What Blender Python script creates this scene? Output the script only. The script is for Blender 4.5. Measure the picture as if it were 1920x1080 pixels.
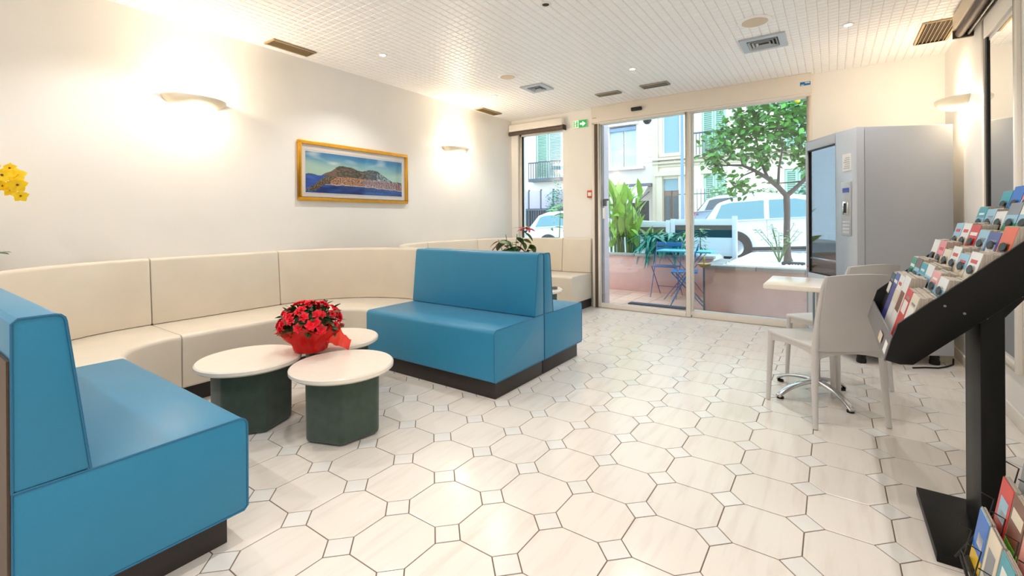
import bpy, bmesh, math, random
from math import sin, cos, pi, radians as R
from mathutils import Vector as V, Matrix as M

for o in list(bpy.data.objects):
    bpy.data.objects.remove(o)
SC = bpy.context.scene
COL = SC.collection

# ------------------------------------------------------------------ camera
H = 1.16
YAW, ROLL, FOC, HORIZ = 0.6105, -0.0063, 858.6, 412.45
cd = bpy.data.cameras.new('camera')
cam = bpy.data.objects.new('camera', cd)
COL.objects.link(cam)
cd.sensor_fit = 'HORIZONTAL'
cd.sensor_width = 36.0
cd.lens = FOC / 1920 * 36.0
cd.shift_y = -(540 - HORIZ) / 1920
cd.clip_start = 0.02
cam.matrix_world = M.Translation((0, 0, H)) @ M.Rotation(YAW, 4, 'Z') @ M.Rotation(pi / 2, 4, 'X') @ M.Rotation(ROLL, 4, 'Z')
SC.camera = cam

# ------------------------------------------------------------------ world, exposure
SKY_STRENGTH = 3.1
w = bpy.data.worlds.new('sky')
SC.world = w
w.use_nodes = True
bg = w.node_tree.nodes['Background']
bg.inputs[0].default_value = (0.58, 0.80, 1.0, 1)
bg.inputs[1].default_value = SKY_STRENGTH
vs = SC.view_settings
vs.view_transform = 'Standard'
vs.look = 'None'
vs.exposure = 0.55
vs.gamma = 1.0
vs.use_curve_mapping = False
SC.cycles.use_denoising = True
SC.cycles.max_bounces = 8
SC.cycles.diffuse_bounces = 5
SC.cycles.glossy_bounces = 4
SC.cycles.transparent_max_bounces = 16
SC.cycles.sample_clamp_indirect = 6.0
SC.cycles.caustics_reflective = False
SC.cycles.caustics_refractive = False

# room limits (metres; x to the right along the street wall, y towards the street)
XL, XR, YB, YF, ZC = -3.945, 0.84, 5.64, -2.6, 2.64

# ------------------------------------------------------------------ helpers
def lin(c):
    if isinstance(c, str):
        c = c.lstrip('#')
        c = tuple(int(c[i:i + 2], 16) / 255 for i in (0, 2, 4))
    return tuple((x / 12.92 if x <= 0.04045 else ((x + 0.055) / 1.055) ** 2.4) for x in c[:3]) + (1.0,)

MATS = {}
def mat(name, color, rough=0.5, metal=0.0, spec=0.5, var=0.0, vscale=8.0, bump=0.0, bscale=60.0, coat=0.0, sheen=0.0,
        rnd=0.0, stretch=None, emit=None, estr=0.0, sub=0.0, coord='Object', trans=0.0):
    m = bpy.data.materials.new(name)
    MATS[name] = m
    m.use_nodes = True
    nt = m.node_tree
    b = nt.nodes['Principled BSDF']
    c = lin(color)
    b.inputs['Base Color'].default_value = c
    b.inputs['Roughness'].default_value = rough
    b.inputs['Metallic'].default_value = metal
    b.inputs['Specular IOR Level'].default_value = spec
    if coat:
        b.inputs['Coat Weight'].default_value = coat
        b.inputs['Coat Roughness'].default_value = 0.15
    if sheen:
        b.inputs['Sheen Weight'].default_value = sheen
    if trans:
        b.inputs['Transmission Weight'].default_value = trans
    if emit:
        b.inputs['Emission Color'].default_value = lin(emit)
        b.inputs['Emission Strength'].default_value = estr
    L = nt.links.new
    tc = nt.nodes.new('ShaderNodeTexCoord')
    mp = nt.nodes.new('ShaderNodeMapping')
    L(tc.outputs[coord], mp.inputs[0])
    if stretch:
        mp.inputs['Scale'].default_value = stretch
    col_out = None
    if var or rnd:
        hs = nt.nodes.new('ShaderNodeHueSaturation')
        hs.inputs['Color'].default_value = c
        add = nt.nodes.new('ShaderNodeMath'); add.operation = 'ADD'; add.inputs[0].default_value = 1.0; add.inputs[1].default_value = 0
        if var:
            n = nt.nodes.new('ShaderNodeTexNoise'); n.inputs['Scale'].default_value = vscale; n.inputs['Detail'].default_value = 4
            L(mp.outputs[0], n.inputs['Vector'])
            mr = nt.nodes.new('ShaderNodeMapRange')
            mr.inputs['From Min'].default_value = 0.3; mr.inputs['From Max'].default_value = 0.7
            mr.inputs['To Min'].default_value = 1 - var; mr.inputs['To Max'].default_value = 1 + var
            L(n.outputs[0], mr.inputs[0]); L(mr.outputs[0], add.inputs[0])
        if rnd:
            oi = nt.nodes.new('ShaderNodeObjectInfo')
            mr2 = nt.nodes.new('ShaderNodeMapRange')
            mr2.inputs['To Min'].default_value = -rnd; mr2.inputs['To Max'].default_value = rnd
            L(oi.outputs['Random'], mr2.inputs[0]); L(mr2.outputs[0], add.inputs[1])
        L(add.outputs[0], hs.inputs['Value'])
        L(hs.outputs[0], b.inputs['Base Color'])
    if bump:
        n2 = nt.nodes.new('ShaderNodeTexNoise'); n2.inputs['Scale'].default_value = bscale; n2.inputs['Detail'].default_value = 3
        L(mp.outputs[0], n2.inputs['Vector'])
        bp = nt.nodes.new('ShaderNodeBump'); bp.inputs['Strength'].default_value = bump; bp.inputs['Distance'].default_value = 0.01
        L(n2.outputs[0], bp.inputs['Height']); L(bp.outputs[0], b.inputs['Normal'])
    return m

def glass_mat(name, tint=(0.95, 0.98, 0.98), f0=0.06, f1=0.7):
    """thin window glass: transparent plus a mirror part that grows at grazing angles"""
    m = bpy.data.materials.new(name); MATS[name] = m; m.use_nodes = True
    nt = m.node_tree; nt.nodes.clear()
    out = nt.nodes.new('ShaderNodeOutputMaterial')
    mix = nt.nodes.new('ShaderNodeMixShader')
    fr = nt.nodes.new('ShaderNodeLayerWeight'); fr.inputs['Blend'].default_value = 0.25
    mr = nt.nodes.new('ShaderNodeMapRange'); mr.inputs['To Min'].default_value = f0; mr.inputs['To Max'].default_value = f1
    tr = nt.nodes.new('ShaderNodeBsdfTransparent'); tr.inputs[0].default_value = (*tint, 1)
    gl = nt.nodes.new('ShaderNodeBsdfGlossy'); gl.inputs['Roughness'].default_value = 0.01
    L = nt.links.new
    L(fr.outputs['Fresnel'], mr.inputs[0]); L(mr.outputs[0], mix.inputs[0])
    L(tr.outputs[0], mix.inputs[1]); L(gl.outputs[0], mix.inputs[2]); L(mix.outputs[0], out.inputs[0])
    return m

class MB:
    """mesh builder: collects pieces, then links them as one mesh object"""
    def __init__(self):
        self.v = []; self.f = []; self.mi = []; self.uv = None
    def add(self, vs, fs, mi=0, mtx=None):
        k = len(self.v)
        for p in vs:
            p = V(p)
            self.v.append(mtx @ p if mtx else p)
        for f in fs:
            self.f.append([i + k for i in f]); self.mi.append(mi)
        return self
    def box(self, x0, x1, y0, y1, z0, z1, mi=0, mtx=None):
        vs = [(x0, y0, z0), (x1, y0, z0), (x1, y1, z0), (x0, y1, z0), (x0, y0, z1), (x1, y0, z1), (x1, y1, z1), (x0, y1, z1)]
        fs = [(3, 2, 1, 0), (4, 5, 6, 7), (0, 1, 5, 4), (1, 2, 6, 5), (2, 3, 7, 6), (3, 0, 4, 7)]
        return self.add(vs, fs, mi, mtx)
    def cbox(self, c, s, mi=0, mtx=None):
        return self.box(c[0] - s[0] / 2, c[0] + s[0] / 2, c[1] - s[1] / 2, c[1] + s[1] / 2, c[2] - s[2] / 2, c[2] + s[2] / 2, mi, mtx)
    def prism(self, poly, a, b, axis='z', mi=0, mtx=None):
        """extrude a 2D polygon: axis z -> (x,y), axis y -> (x,z), axis x -> (y,z)"""
        n = len(poly)
        def P(p, t):
            return (p[0], p[1], t) if axis == 'z' else ((p[0], t, p[1]) if axis == 'y' else (t, p[0], p[1]))
        vs = [P(p, a) for p in poly] + [P(p, b) for p in poly]
        fs = [list(range(n))[::-1], list(range(n, 2 * n))] + [(i, (i + 1) % n, n + (i + 1) % n, n + i) for i in range(n)]
        return self.add(vs, fs, mi, mtx)
    def tube(self, pts, r, n=8, mi=0, cap=True, mtx=None):
        pts = [V(p) for p in pts]
        rs = r if isinstance(r, (list, tuple)) else [r] * len(pts)
        vs, fs = [], []
        up = None
        for i, p in enumerate(pts):
            d = (pts[min(i + 1, len(pts) - 1)] - pts[max(i - 1, 0)]).normalized()
            if up is None:
                up = V((0, 0, 1)) if abs(d.z) < 0.9 else V((1, 0, 0))
            x = d.cross(up)
            if x.length < 1e-5: x = d.cross(V((0, 1, 0)))
            x.normalize(); y = x.cross(d).normalized(); up = y
            for j in range(n):
                a = 2 * pi * j / n
                vs.append(p + (x * cos(a) + y * sin(a)) * rs[i])
        for i in range(len(pts) - 1):
            for j in range(n):
                fs.append((i * n + j, i * n + (j + 1) % n, (i + 1) * n + (j + 1) % n, (i + 1) * n + j))
        if cap:
            fs.append(list(range(n))[::-1]); fs.append([(len(pts) - 1) * n + j for j in range(n)])
        return self.add(vs, fs, mi, mtx)
    def lathe(self, prof, n=24, mi=0, c=(0, 0, 0), mtx=None, a0=0.0, a1=2 * pi, sx=1.0, sy=1.0):
        vs, fs = [], []
        full = abs(a1 - a0 - 2 * pi) < 1e-6
        cols = n if full else n + 1
        for (r, z) in prof:
            for j in range(cols):
                a = a0 + (a1 - a0) * j / n
                vs.append((c[0] + r * cos(a) * sx, c[1] + r * sin(a) * sy, c[2] + z))
        for i in range(len(prof) - 1):
            for j in range(n):
                k = (j + 1) % cols
                fs.append((i * cols + j, i * cols + k, (i + 1) * cols + k, (i + 1) * cols + j))
        if full:
            if prof[0][0] > 1e-6: fs.append([j for j in range(cols)][::-1])
            if prof[-1][0] > 1e-6: fs.append([(len(prof) - 1) * cols + j for j in range(cols)])
        return self.add(vs, fs, mi, mtx)
    def sweep(self, prof, path, mi=0, closed_prof=True, mtx=None):
        """prof: list of (offset, z); path: list of (x,y,nx,ny): a point and the unit direction in which offset grows"""
        vs, fs = [], []
        n = len(prof)
        for (x, y, nx, ny) in path:
            for (o, z) in prof:
                vs.append((x + nx * o, y + ny * o, z))
        for i in range(len(path) - 1):
            for j in range(n):
                k = (j + 1) % n
                fs.append((i * n + j, i * n + k, (i + 1) * n + k, (i + 1) * n + j))
        fs.append(list(range(n))[::-1]); fs.append([(len(path) - 1) * n + j for j in range(n)])
        return self.add(vs, fs, mi, mtx)
    def blob(self, c, r, rings=6, seg=8, mi=0, jitter=0.0, rng=random, mtx=None):
        rx, ry, rz = r if isinstance(r, (tuple, list)) else (r, r, r)
        vs = [(c[0], c[1], c[2] - rz)]; fs = []
        for i in range(1, rings):
            t = -pi / 2 + pi * i / rings
            for j in range(seg):
                a = 2 * pi * j / seg
                k = 1 + rng.uniform(-jitter, jitter)
                vs.append((c[0] + rx * cos(t) * cos(a) * k, c[1] + ry * cos(t) * sin(a) * k, c[2] + rz * sin(t) * k))
        vs.append((c[0], c[1], c[2] + rz))
        for j in range(seg):
            fs.append((0, 1 + (j + 1) % seg, 1 + j))
            fs.append((len(vs) - 1, 1 + (rings - 2) * seg + j, 1 + (rings - 2) * seg + (j + 1) % seg))
        for i in range(rings - 2):
            for j in range(seg):
                a = 1 + i * seg + j; b = 1 + i * seg + (j + 1) % seg
                fs.append((a, b, b + seg, a + seg))
        return self.add(vs, fs, mi, mtx)
    def mesh(self, name, mats, bevel=0.0, seg=2, smooth=False, fix=True, ang=35):
        me = bpy.data.meshes.new(name)
        me.from_pydata([tuple(p) for p in self.v], [], self.f)
        for i, p in enumerate(me.polygons):
            p.material_index = self.mi[i]
        if not isinstance(mats, (list, tuple)): mats = [mats]
        for m in mats:
            me.materials.append(MATS[m] if isinstance(m, str) else m)
        if bevel or fix:
            bm = bmesh.new(); bm.from_mesh(me)
            if bevel:
                bmesh.ops.remove_doubles(bm, verts=bm.verts, dist=1e-5)
            if fix:
                bmesh.ops.recalc_face_normals(bm, faces=bm.faces)
            if bevel:
                ed = [e for e in bm.edges if len(e.link_faces) == 2 and e.calc_face_angle(0) > R(ang)]
                bmesh.ops.bevel(bm, geom=ed, offset=bevel, segments=seg, affect='EDGES', profile=0.5, clamp_overlap=True)
            bm.to_mesh(me); bm.free()
        if smooth or bevel:
            for p in me.polygons: p.use_smooth = True
            try:
                me.set_sharp_from_angle(angle=R(40))
            except Exception:
                pass
        me.update()
        return me
    def build(self, name, mats, parent=None, loc=None, rotz=None, **kw):
        return link(name, self.mesh(name, mats, **kw), parent, loc, rotz)

def link(name, me, parent=None, loc=None, rotz=None, mtx=None):
    o = bpy.data.objects.new(name, me)
    COL.objects.link(o)
    if parent: o.parent = parent
    if loc is not None: o.location = loc
    if rotz is not None: o.rotation_euler = (0, 0, rotz)
    if mtx is not None: o.matrix_local = mtx
    return o

def tag(o, label, cat, group=None):
    o['label'] = label; o['category'] = cat
    if group: o['group'] = group
    return o

def thing(name, label, cat, loc=(0, 0, 0), rotz=0.0, group=None):
    o = bpy.data.objects.new(name, None); COL.objects.link(o)
    o.empty_display_size = 0.1
    o.location = loc; o.rotation_euler = (0, 0, rotz)
    return tag(o, label, cat, group)

def struct(name, mb=None, mats=None, loc=(0, 0, 0), label=None, **kw):
    if mb is None:
        o = bpy.data.objects.new(name, None); COL.objects.link(o); o.empty_display_size = 0.1; o.location = loc
    else:
        o = mb.build(name, mats, loc=loc, **kw)
    o['kind'] = 'structure'
    if label: o['label'] = label
    return o

def kids(o):
    return [c for c in COL.objects if c.parent == o]
def dup(root, loc, rotz=0.0, label=None, group=None):
    r = root.copy(); COL.objects.link(r); r.location = loc; r.rotation_euler = (0, 0, rotz)
    if label: r['label'] = label
    if group: r['group'] = group
    for ch in kids(root):
        c = ch.copy(); COL.objects.link(c); c.parent = r
        for g in kids(ch):
            d = g.copy(); COL.objects.link(d); d.parent = c
    return r

def lamp(name, kind, loc, power, color, size=0.05, rot=None, spot=None, blend=0.5, parent=None):
    l = bpy.data.lights.new(name, kind); l.energy = power; l.color = color
    if kind == 'AREA': l.size = size
    else: l.shadow_soft_size = size
    if kind == 'SPOT': l.spot_size = spot or R(110); l.spot_blend = blend
    o = bpy.data.objects.new(name, l); COL.objects.link(o)
    o.location = loc
    if rot: o.rotation_euler = rot
    if parent: o.parent = parent
    return o

def project(p):
    d = -sin(YAW) * p[0] + cos(YAW) * p[1]; r = cos(YAW) * p[0] + sin(YAW) * p[1]
    if d < 0.05: return None
    return 960 + FOC * r / d, HORIZ - FOC * (p[2] - H) / d, d

# ------------------------------------------------------------------ materials
mat('wall_paint', '#f6f3ee', 0.7, var=0.015, vscale=3, bump=0.05, bscale=220)
mat('white_paint', '#f3ece2', 0.45, var=0.01)
mat('ceiling_white', '#fbfafa', 0.45, rnd=0.012)
mat('ceiling_groove', '#e6dfda', 0.7)
mat('grout', '#7d6a5a', 0.85, var=0.08, vscale=20)
mat('floor_small_tile', '#eceae6', 0.18, spec=0.5, rnd=0.03, var=0.02, vscale=14)
mat('beige_vinyl', '#e1d7c7', 0.33, spec=0.5, var=0.03, vscale=5, bump=0.03, bscale=300, sheen=0.15)
mat('blue_vinyl', '#3085ad', 0.36, spec=0.28, coat=0.0, var=0.03, vscale=4, bump=0.03, bscale=300, sheen=0.1)
mat('blue_piping', '#1b6a92', 0.45)
mat('plinth_dark', '#2e2624', 0.5, var=0.1, vscale=12)
mat('tabletop_cream', '#f2eadd', 0.2, var=0.02, vscale=30)
mat('green_fabric', '#3c4e44', 0.85, var=0.12, vscale=25, bump=0.25, bscale=400, sheen=0.3)
mat('resin_taupe', '#cfccca', 0.4, var=0.02, vscale=6)
mat('aluminium', '#c9c9ca', 0.22, metal=1.0, var=0.04, vscale=10)
mat('chrome', '#dddddd', 0.12, metal=1.0)
mat('black_lacquer', '#050505', 0.42, spec=0.25)
mat('black_plastic', '#141414', 0.45)
mat('black_rubber', '#0e0e0e', 0.75)
mat('grey_acrylic', '#77767a', 0.3)
mat('machine_grey', '#b6bac0', 0.42, var=0.015, vscale=4, bump=0.04, bscale=250)
mat('machine_panel', '#c2c7ce', 0.38)
mat('screen_blue', '#1d2f66', 0.2, emit='#1d2f88', estr=0.4)
mat('paper_white', '#f4f2ee', 0.6)
mat('frame_gold', '#dfa017', 0.32, metal=0.25, var=0.08, vscale=20, coat=0.3)
mat('mount_white', '#f3eae2', 0.7)
mat('door_aluminium', '#e9e0d3', 0.35, var=0.015, vscale=5)
mat('blind_brown', '#5a4b41', 0.6, var=0.1, vscale=30)
mat('blind_beige', '#d9c8b0', 0.6)
mat('vent_tan', '#b79f78', 0.5, var=0.04)
mat('vent_dark', '#3a3026', 0.8)
mat('vent_grey', '#a39c90', 0.5)
mat('rear_wood', '#4a3624', 0.5, var=0.15, vscale=6, stretch=(1, 1, 6))
mat('diffuser_grey', '#b9c0c8', 0.4)
mat('sconce_plaster', '#f2e6cf', 0.6)
mat('sconce_glow', '#fff3da', 0.5, emit='#ffe3b0', estr=6.0)
mat('bulb_glow', '#ffffff', 0.5, emit='#fff0d8', estr=25.0)
mat('lamp_ring', '#ece8e2', 0.3)
mat('red_box', '#c8502e', 0.4)
mat('exit_green', '#12994f', 0.4, emit='#12b45a', estr=0.35)
mat('exit_white', '#fffbe0', 0.4, emit='#fff6c0', estr=0.8)
mat('exit_pale', '#d6ead0', 0.4, emit='#d8f0cc', estr=0.4)
mat('sticker_blue', '#1b74b8', 0.4)
mat('petal_red', '#fa2038', 0.55, rnd=0.12, var=0.1, vscale=40)
mat('bract_red', '#c4102c', 0.5, rnd=0.12)
mat('leaf_dark', '#24501f', 0.45, rnd=0.15, var=0.1, vscale=30)
mat('leaf_olive', '#4c6420', 0.45, rnd=0.25, var=0.1, vscale=30)
mat('leaf_maroon', '#6b1d22', 0.5, rnd=0.15)
mat('leaf_citrus', '#4b8a22', 0.4, rnd=0.35, var=0.1, vscale=12)
mat('leaf_lime', '#8abb2c', 0.45, rnd=0.3, var=0.12, vscale=6)
mat('leaf_teal', '#1f7d60', 0.4, rnd=0.3, var=0.12, vscale=8)
mat('leaf_pale', '#93bd8c', 0.5, rnd=0.3)
mat('stem_green', '#55702f', 0.6)
mat('wood_bark', '#5b4a44', 0.85, var=0.2, vscale=30, bump=0.5, bscale=40)
mat('orchid_yellow', '#ffd800', 0.5, rnd=0.08, var=0.05, vscale=20)
mat('pot_white', '#eee6da', 0.35)
mat('pot_terracotta', '#a4522e', 0.8)
mat('soil', '#3b2a1e', 0.95, bump=0.6, bscale=60)
mat('lemon', '#f2cf1e', 0.45)
mat('terrace_tile', '#dcaa90', 0.5, rnd=0.14, var=0.08, vscale=12)
mat('pink_render', '#e2b5a9', 0.85, var=0.04, vscale=6, bump=0.15, bscale=120)
mat('coping_grey', '#a9a29b', 0.8, var=0.06, vscale=14)
mat('pebble_white', '#f2f2f0', 0.7, rnd=0.06)
mat('mat_navy', '#2a3b55', 0.95, bump=0.5, bscale=300)
mat('steel_blue', '#2c6ea8', 0.4)
mat('steel_teal', '#5fc0d0', 0.4)
mat('steel_violet', '#6d6f96', 0.4)
mat('brass', '#b99a4a', 0.3, metal=0.9)
mat('fence_white', '#dfe9f2', 0.5)
mat('dark_pane', '#1d3b40', 0.15)
mat('asphalt', '#85888c', 0.9, var=0.08, vscale=20)
mat('pavement', '#b9b6b0', 0.9, var=0.05, vscale=9)
mat('facade_cream', '#e3cfb4', 0.9, var=0.02, vscale=1.2, bump=0.08, bscale=40)
mat('facade_white', '#e2d0c0', 0.9, var=0.02, vscale=1.2)
mat('facade_lilac', '#d8c3c4', 0.9, var=0.02)
mat('stone_trim', '#c9b79c', 0.85, var=0.04, vscale=6)
mat('panel_lilac', '#b7a6ae', 0.7)
mat('shutter_mint', '#a3c2a8', 0.6)
mat('shutter_blue', '#b4cbc4', 0.6)
mat('far_pane', '#7d9aa0', 0.15)
mat('far_door', '#83604c', 0.5, var=0.1, vscale=10, stretch=(1, 1, 0.2))
mat('iron', '#3f4a55', 0.5)
mat('lamp_post_blue', '#7088ad', 0.5)
mat('awning_canvas', '#e4dcea', 0.8)
mat('awning_box', '#59555c', 0.6)
mat('car_white', '#f4f6f8', 0.18, coat=1.0)
mat('car_silver', '#b5c0cc', 0.22, metal=0.35, coat=1.0)
mat('car_glass', '#1d2b33', 0.05, spec=0.8)
mat('car_glass_pale', '#4f7f86', 0.05, spec=0.8)
mat('car_black', '#15171a', 0.5)
mat('tyre', '#17181a', 0.85)
mat('rim', '#b9bec4', 0.25, metal=0.9)
mat('tail_red', '#d0223a', 0.25)
mat('cover_dark', '#232a30', 0.6)
glass_mat('window_glass')
glass_mat('picture_glass', (1, 1, 1), 0.015, 0.25)
glass_mat('machine_glass', (0.45, 0.52, 0.56), 0.34)
m = mat('mirror_pane', '#d8dde2', 0.02, metal=1.0)

# floor octagon: pale ceramic with faint diagonal veins
m = mat('floor_tile', '#f1e7dc', 0.2, rnd=0.015, spec=0.65)
nt = m.node_tree; b = nt.nodes['Principled BSDF']; Lk = nt.links.new
geo = nt.nodes.new('ShaderNodeNewGeometry'); mp = nt.nodes.new('ShaderNodeMapping')
mp.inputs['Rotation'].default_value = (0, 0, R(-38)); mp.inputs['Scale'].default_value = (14, 1.6, 1)
Lk(geo.outputs['Position'], mp.inputs[0])
ns = nt.nodes.new('ShaderNodeTexNoise'); ns.inputs['Scale'].default_value = 1.6; ns.inputs['Detail'].default_value = 5
Lk(mp.outputs[0], ns.inputs['Vector'])
rp = nt.nodes.new('ShaderNodeValToRGB')
rp.color_ramp.elements[0].position = 0.30; rp.color_ramp.elements[0].color = lin('#e6ddd4')
rp.color_ramp.elements[1].position = 0.50; rp.color_ramp.elements[1].color = lin('#efe8e0')
Lk(ns.outputs[0], rp.inputs[0])
hs = [n for n in nt.nodes if n.type == 'HUE_SAT'][0]
Lk(rp.outputs[0], hs.inputs['Color'])

# red wrapping film: partly see-through
m = mat('red_film', '#e8201c', 0.25)
nt = m.node_tree; b = nt.nodes['Principled BSDF']
tr = nt.nodes.new('ShaderNodeBsdfTransparent'); tr.inputs[0].default_value = (1.0, 0.16, 0.10, 1)
mx = nt.nodes.new('ShaderNodeMixShader'); mx.inputs[0].default_value = 0.62
o_ = [n for n in nt.nodes if n.type == 'OUTPUT_MATERIAL'][0]
nt.links.new(tr.outputs[0], mx.inputs[1]); nt.links.new(b.outputs[0], mx.inputs[2]); nt.links.new(mx.outputs[0], o_.inputs[0])
# ================================================================== SETTING
rng = random.Random(7)
PITCH, OX, OY, CUT, GAP = 0.2711, -1.1755, 1.2494, 0.0635, 0.0022

def clip_poly(poly, axis, lim, keep_less):
    out = []
    for i in range(len(poly)):
        a, b = poly[i], poly[(i + 1) % len(poly)]
        ia = (a[axis] <= lim) if keep_less else (a[axis] >= lim)
        ib = (b[axis] <= lim) if keep_less else (b[axis] >= lim)
        if ia: out.append(a)
        if ia != ib:
            t = (lim - a[axis]) / (b[axis] - a[axis])
            q = [0, 0]; q[axis] = lim; q[1 - axis] = a[1 - axis] + t * (b[1 - axis] - a[1 - axis])
            out.append(tuple(q))
    return out

floor = struct('floor', MB().box(XL - 0.2, XR + 0.2, YF - 0.2, YB + 0.1, -0.12, -0.0025), 'grout')
FY = 5.625
hp, a = PITCH / 2, CUT
g = GAP
octo = [(hp - g, -hp + a + g * .4), (hp - g, hp - a - g * .4), (hp - a - g * .4, hp - g), (-hp + a + g * .4, hp - g),
        (-hp + g, hp - a - g * .4), (-hp + g, -hp + a + g * .4), (-hp + a + g * .4, -hp + g), (hp - a - g * .4, -hp + g)]
dg = a - g * 1.5
dia = [(dg, 0), (0, dg), (-dg, 0), (0, -dg)]
def tile_mesh(poly, mats):
    c = (sum(p[0] for p in poly) / len(poly), sum(p[1] for p in poly) / len(poly))
    inner = [(c[0] + (p[0] - c[0]) * 0.988, c[1] + (p[1] - c[1]) * 0.988) for p in poly]
    n = len(poly); b_ = MB()
    vs = [(p[0], p[1], -0.006) for p in poly] + [(p[0], p[1], -0.0008) for p in poly] + [(p[0], p[1], 0.0) for p in inner]
    fs = [list(range(2 * n, 3 * n))]
    for i in range(n):
        j = (i + 1) % n
        fs += [(i, j, n + j, n + i), (n + i, n + j, 2 * n + j, 2 * n + i)]
    return b_.add(vs, fs).mesh('tile', mats, fix=False)
OCT, DIA = tile_mesh(octo, 'floor_tile'), tile_mesh(dia, 'floor_small_tile')
def under_bench(x, y):
    return (x < -3.42) or (x < -1.98 and y < 0.66) or (x < -1.98 and 2.53 < y < 3.34) or (x < -2.75 and y > 5.15)
bed = MB(); counts = [0, 0]; cand = []
for i in range(-14, 12):
    for j in range(-15, 19):
        for k, (poly, me, nm) in enumerate(((octo, OCT, 'floor_tile'), (dia, DIA, 'small_floor_tile'))):
            cx = OX + PITCH * (i + (0.5 if k == 0 else 0)); cy = OY + PITCH * (j + (0.5 if k == 0 else 0))
            q = [(p[0] + cx, p[1] + cy) for p in poly]
            cl = q
            for ax, lim, kl in ((0, XL - 0.05, False), (0, XR + 0.05, True), (1, YF - .05, False), (1, FY, True)):
                cl = clip_poly(cl, ax, lim, kl) if cl else cl
            if len(cl) < 3: continue
            pr = project((cx, cy, 0))
            seen = pr is not None and -130 < pr[0] < 2040 and 560 < pr[1] < 1200 and not under_bench(cx, cy)
            cand.append((pr[2] if pr else 99, seen, k, cx, cy, cl if len(cl) != len(q) or cl != q else None))
cand.sort(key=lambda t: t[0])
for d_, seen, k, cx, cy, cl in cand:
    if seen and counts[k] < 300:
        counts[k] += 1
        if cl is None:
            link('floor_tile' if k == 0 else 'small_floor_tile', OCT if k == 0 else DIA, floor, (cx, cy, 0))
        else:
            link('floor_tile' if k == 0 else 'small_floor_tile', tile_mesh(cl, 'floor_tile' if k == 0 else 'floor_small_tile'), floor)
    else:
        poly = cl or [(p[0] + cx, p[1] + cy) for p in (octo if k == 0 else dia)]
        n = len(poly)
        bed.add([(p[0], p[1], -0.006) for p in poly] + [(p[0], p[1], 0.0) for p in poly],
                [list(range(n, 2 * n))] + [(a_, (a_ + 1) % n, n + (a_ + 1) % n, n + a_) for a_ in range(n)], mi=k)
fb = bed.build('tile_bed', ['floor_tile', 'floor_small_tile'], floor, fix=False); fb['kind'] = 'stuff'

struct('wall_left', MB().box(XL - 0.2, XL, YF - 0.2, YB + 0.2, -0.1, ZC + 0.1), 'wall_paint')
struct('wall_right', MB().box(XR, XR + 0.2, YF - 0.2, YB + 0.2, -0.1, ZC + 0.1), 'wall_paint')
struct('wall_front', MB().box(XL, XR, YF - 0.2, YF, -0.1, ZC + 0.1), 'wall_paint')
WX0, WX1, WZ0, WZ1 = -3.83, -3.075, 0.86, 2.43
DX0, DX1, DZ = -2.57, -0.185, 2.44
wb = MB()
Y0_, Y1_ = YB, YB + 0.2
for (x0, x1, z0, z1) in ((XL, WX0, -0.1, ZC + .1), (WX0, WX1, -0.1, WZ0), (WX0, WX1, WZ1, ZC + .1), (WX1, DX0, -0.1, ZC + .1), (DX0, DX1, DZ, ZC + .1), (DX1, XR, -0.1, ZC + .1)):
    wb.box(x0, x1, Y0_, Y1_, z0, z1)
struct('wall_back', wb, 'wall_paint')

# ceiling: square-embossed white planks running towards the street wall
ceil = struct('ceiling', MB().box(XL - .2, XR + .2, YF - .2, YB + .2, ZC + 0.004, ZC + 0.15).box(XL, XR, YF, 0.55, ZC, ZC + 0.004, 1), ['ceiling_groove', 'ceiling_white'])
PW = 0.0632
pb = MB(); ny = int((YB - 0.55) / PW) + 1
hw = PW / 2 - 0.0018
for k in range(ny):
    y0 = 0.55 + k * PW + 0.0014; y1 = min(0.55 + (k + 1) * PW - 0.0014, YB + .02)
    e = 0.004
    pb.add([(-hw, y0, .0045), (hw, y0, .0045), (hw, y1, .0045), (-hw, y1, .0045), (-hw + e, y0 + e, 0), (hw - e, y0 + e, 0), (hw - e, y1 - e, 0), (-hw + e, y1 - e, 0)],
           [(4, 7, 6, 5), (0, 4, 5, 1), (1, 5, 6, 2), (2, 6, 7, 3), (3, 7, 4, 0)])
PL = pb.mesh('plank', 'ceiling_white', fix=False)
x = 0.013
while x > XL - 0.02: x -= PW
while x < XR + 0.02:
    link('plank', PL, ceil, (x, 0, ZC)); x += PW

# baseboards
struct('baseboard_right', MB().box(XR - 0.014, XR, YF, YB, 0, 0.085), 'white_paint', bevel=0.004)
struct('baseboard_back', MB().box(DX1 + 0.05, XR - .015, YB - 0.014, YB, 0, 0.085), 'white_paint', bevel=0.004)

# window in the street wall beside the exit sign
win = struct('window_1', loc=(0, 0, 0))
f = MB()
fy0, fy1 = YB + 0.045, YB + 0.10
for (x0, x1, z0, z1) in ((WX0, WX0 + .035, WZ0, WZ1), (WX1 - .02, WX1, WZ0, WZ1), (WX0, WX1, WZ0, WZ0 + .035), (WX0, WX1, WZ1 - .03, WZ1)):
    f.box(x0, x1, fy0, fy1, z0, z1)
f.build('window_frame', 'door_aluminium', win, bevel=0.003)
MB().box(WX0 + .036, WX0 + .046, fy0 + .002, fy1 - .01, WZ0 + .035, WZ1 - .03).build('window_gasket', 'vent_dark', win)
MB().box(WX0 + .046, WX1 - .02, fy0 + .02, fy0 + .026, WZ0 + .035, WZ1 - .03).build('window_pane', 'window_glass', win)
MB().box(WX0, WX1 + .03, YB - 0.01, YB + 0.045, WZ0 - .03, WZ0).build('window_sill', 'white_paint', win, bevel=.004)
t = thing('roller_blind', 'brown rolled-up window blind under its beige box above the narrow window', 'blind', (-3.48, YB, 2.5))
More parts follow.
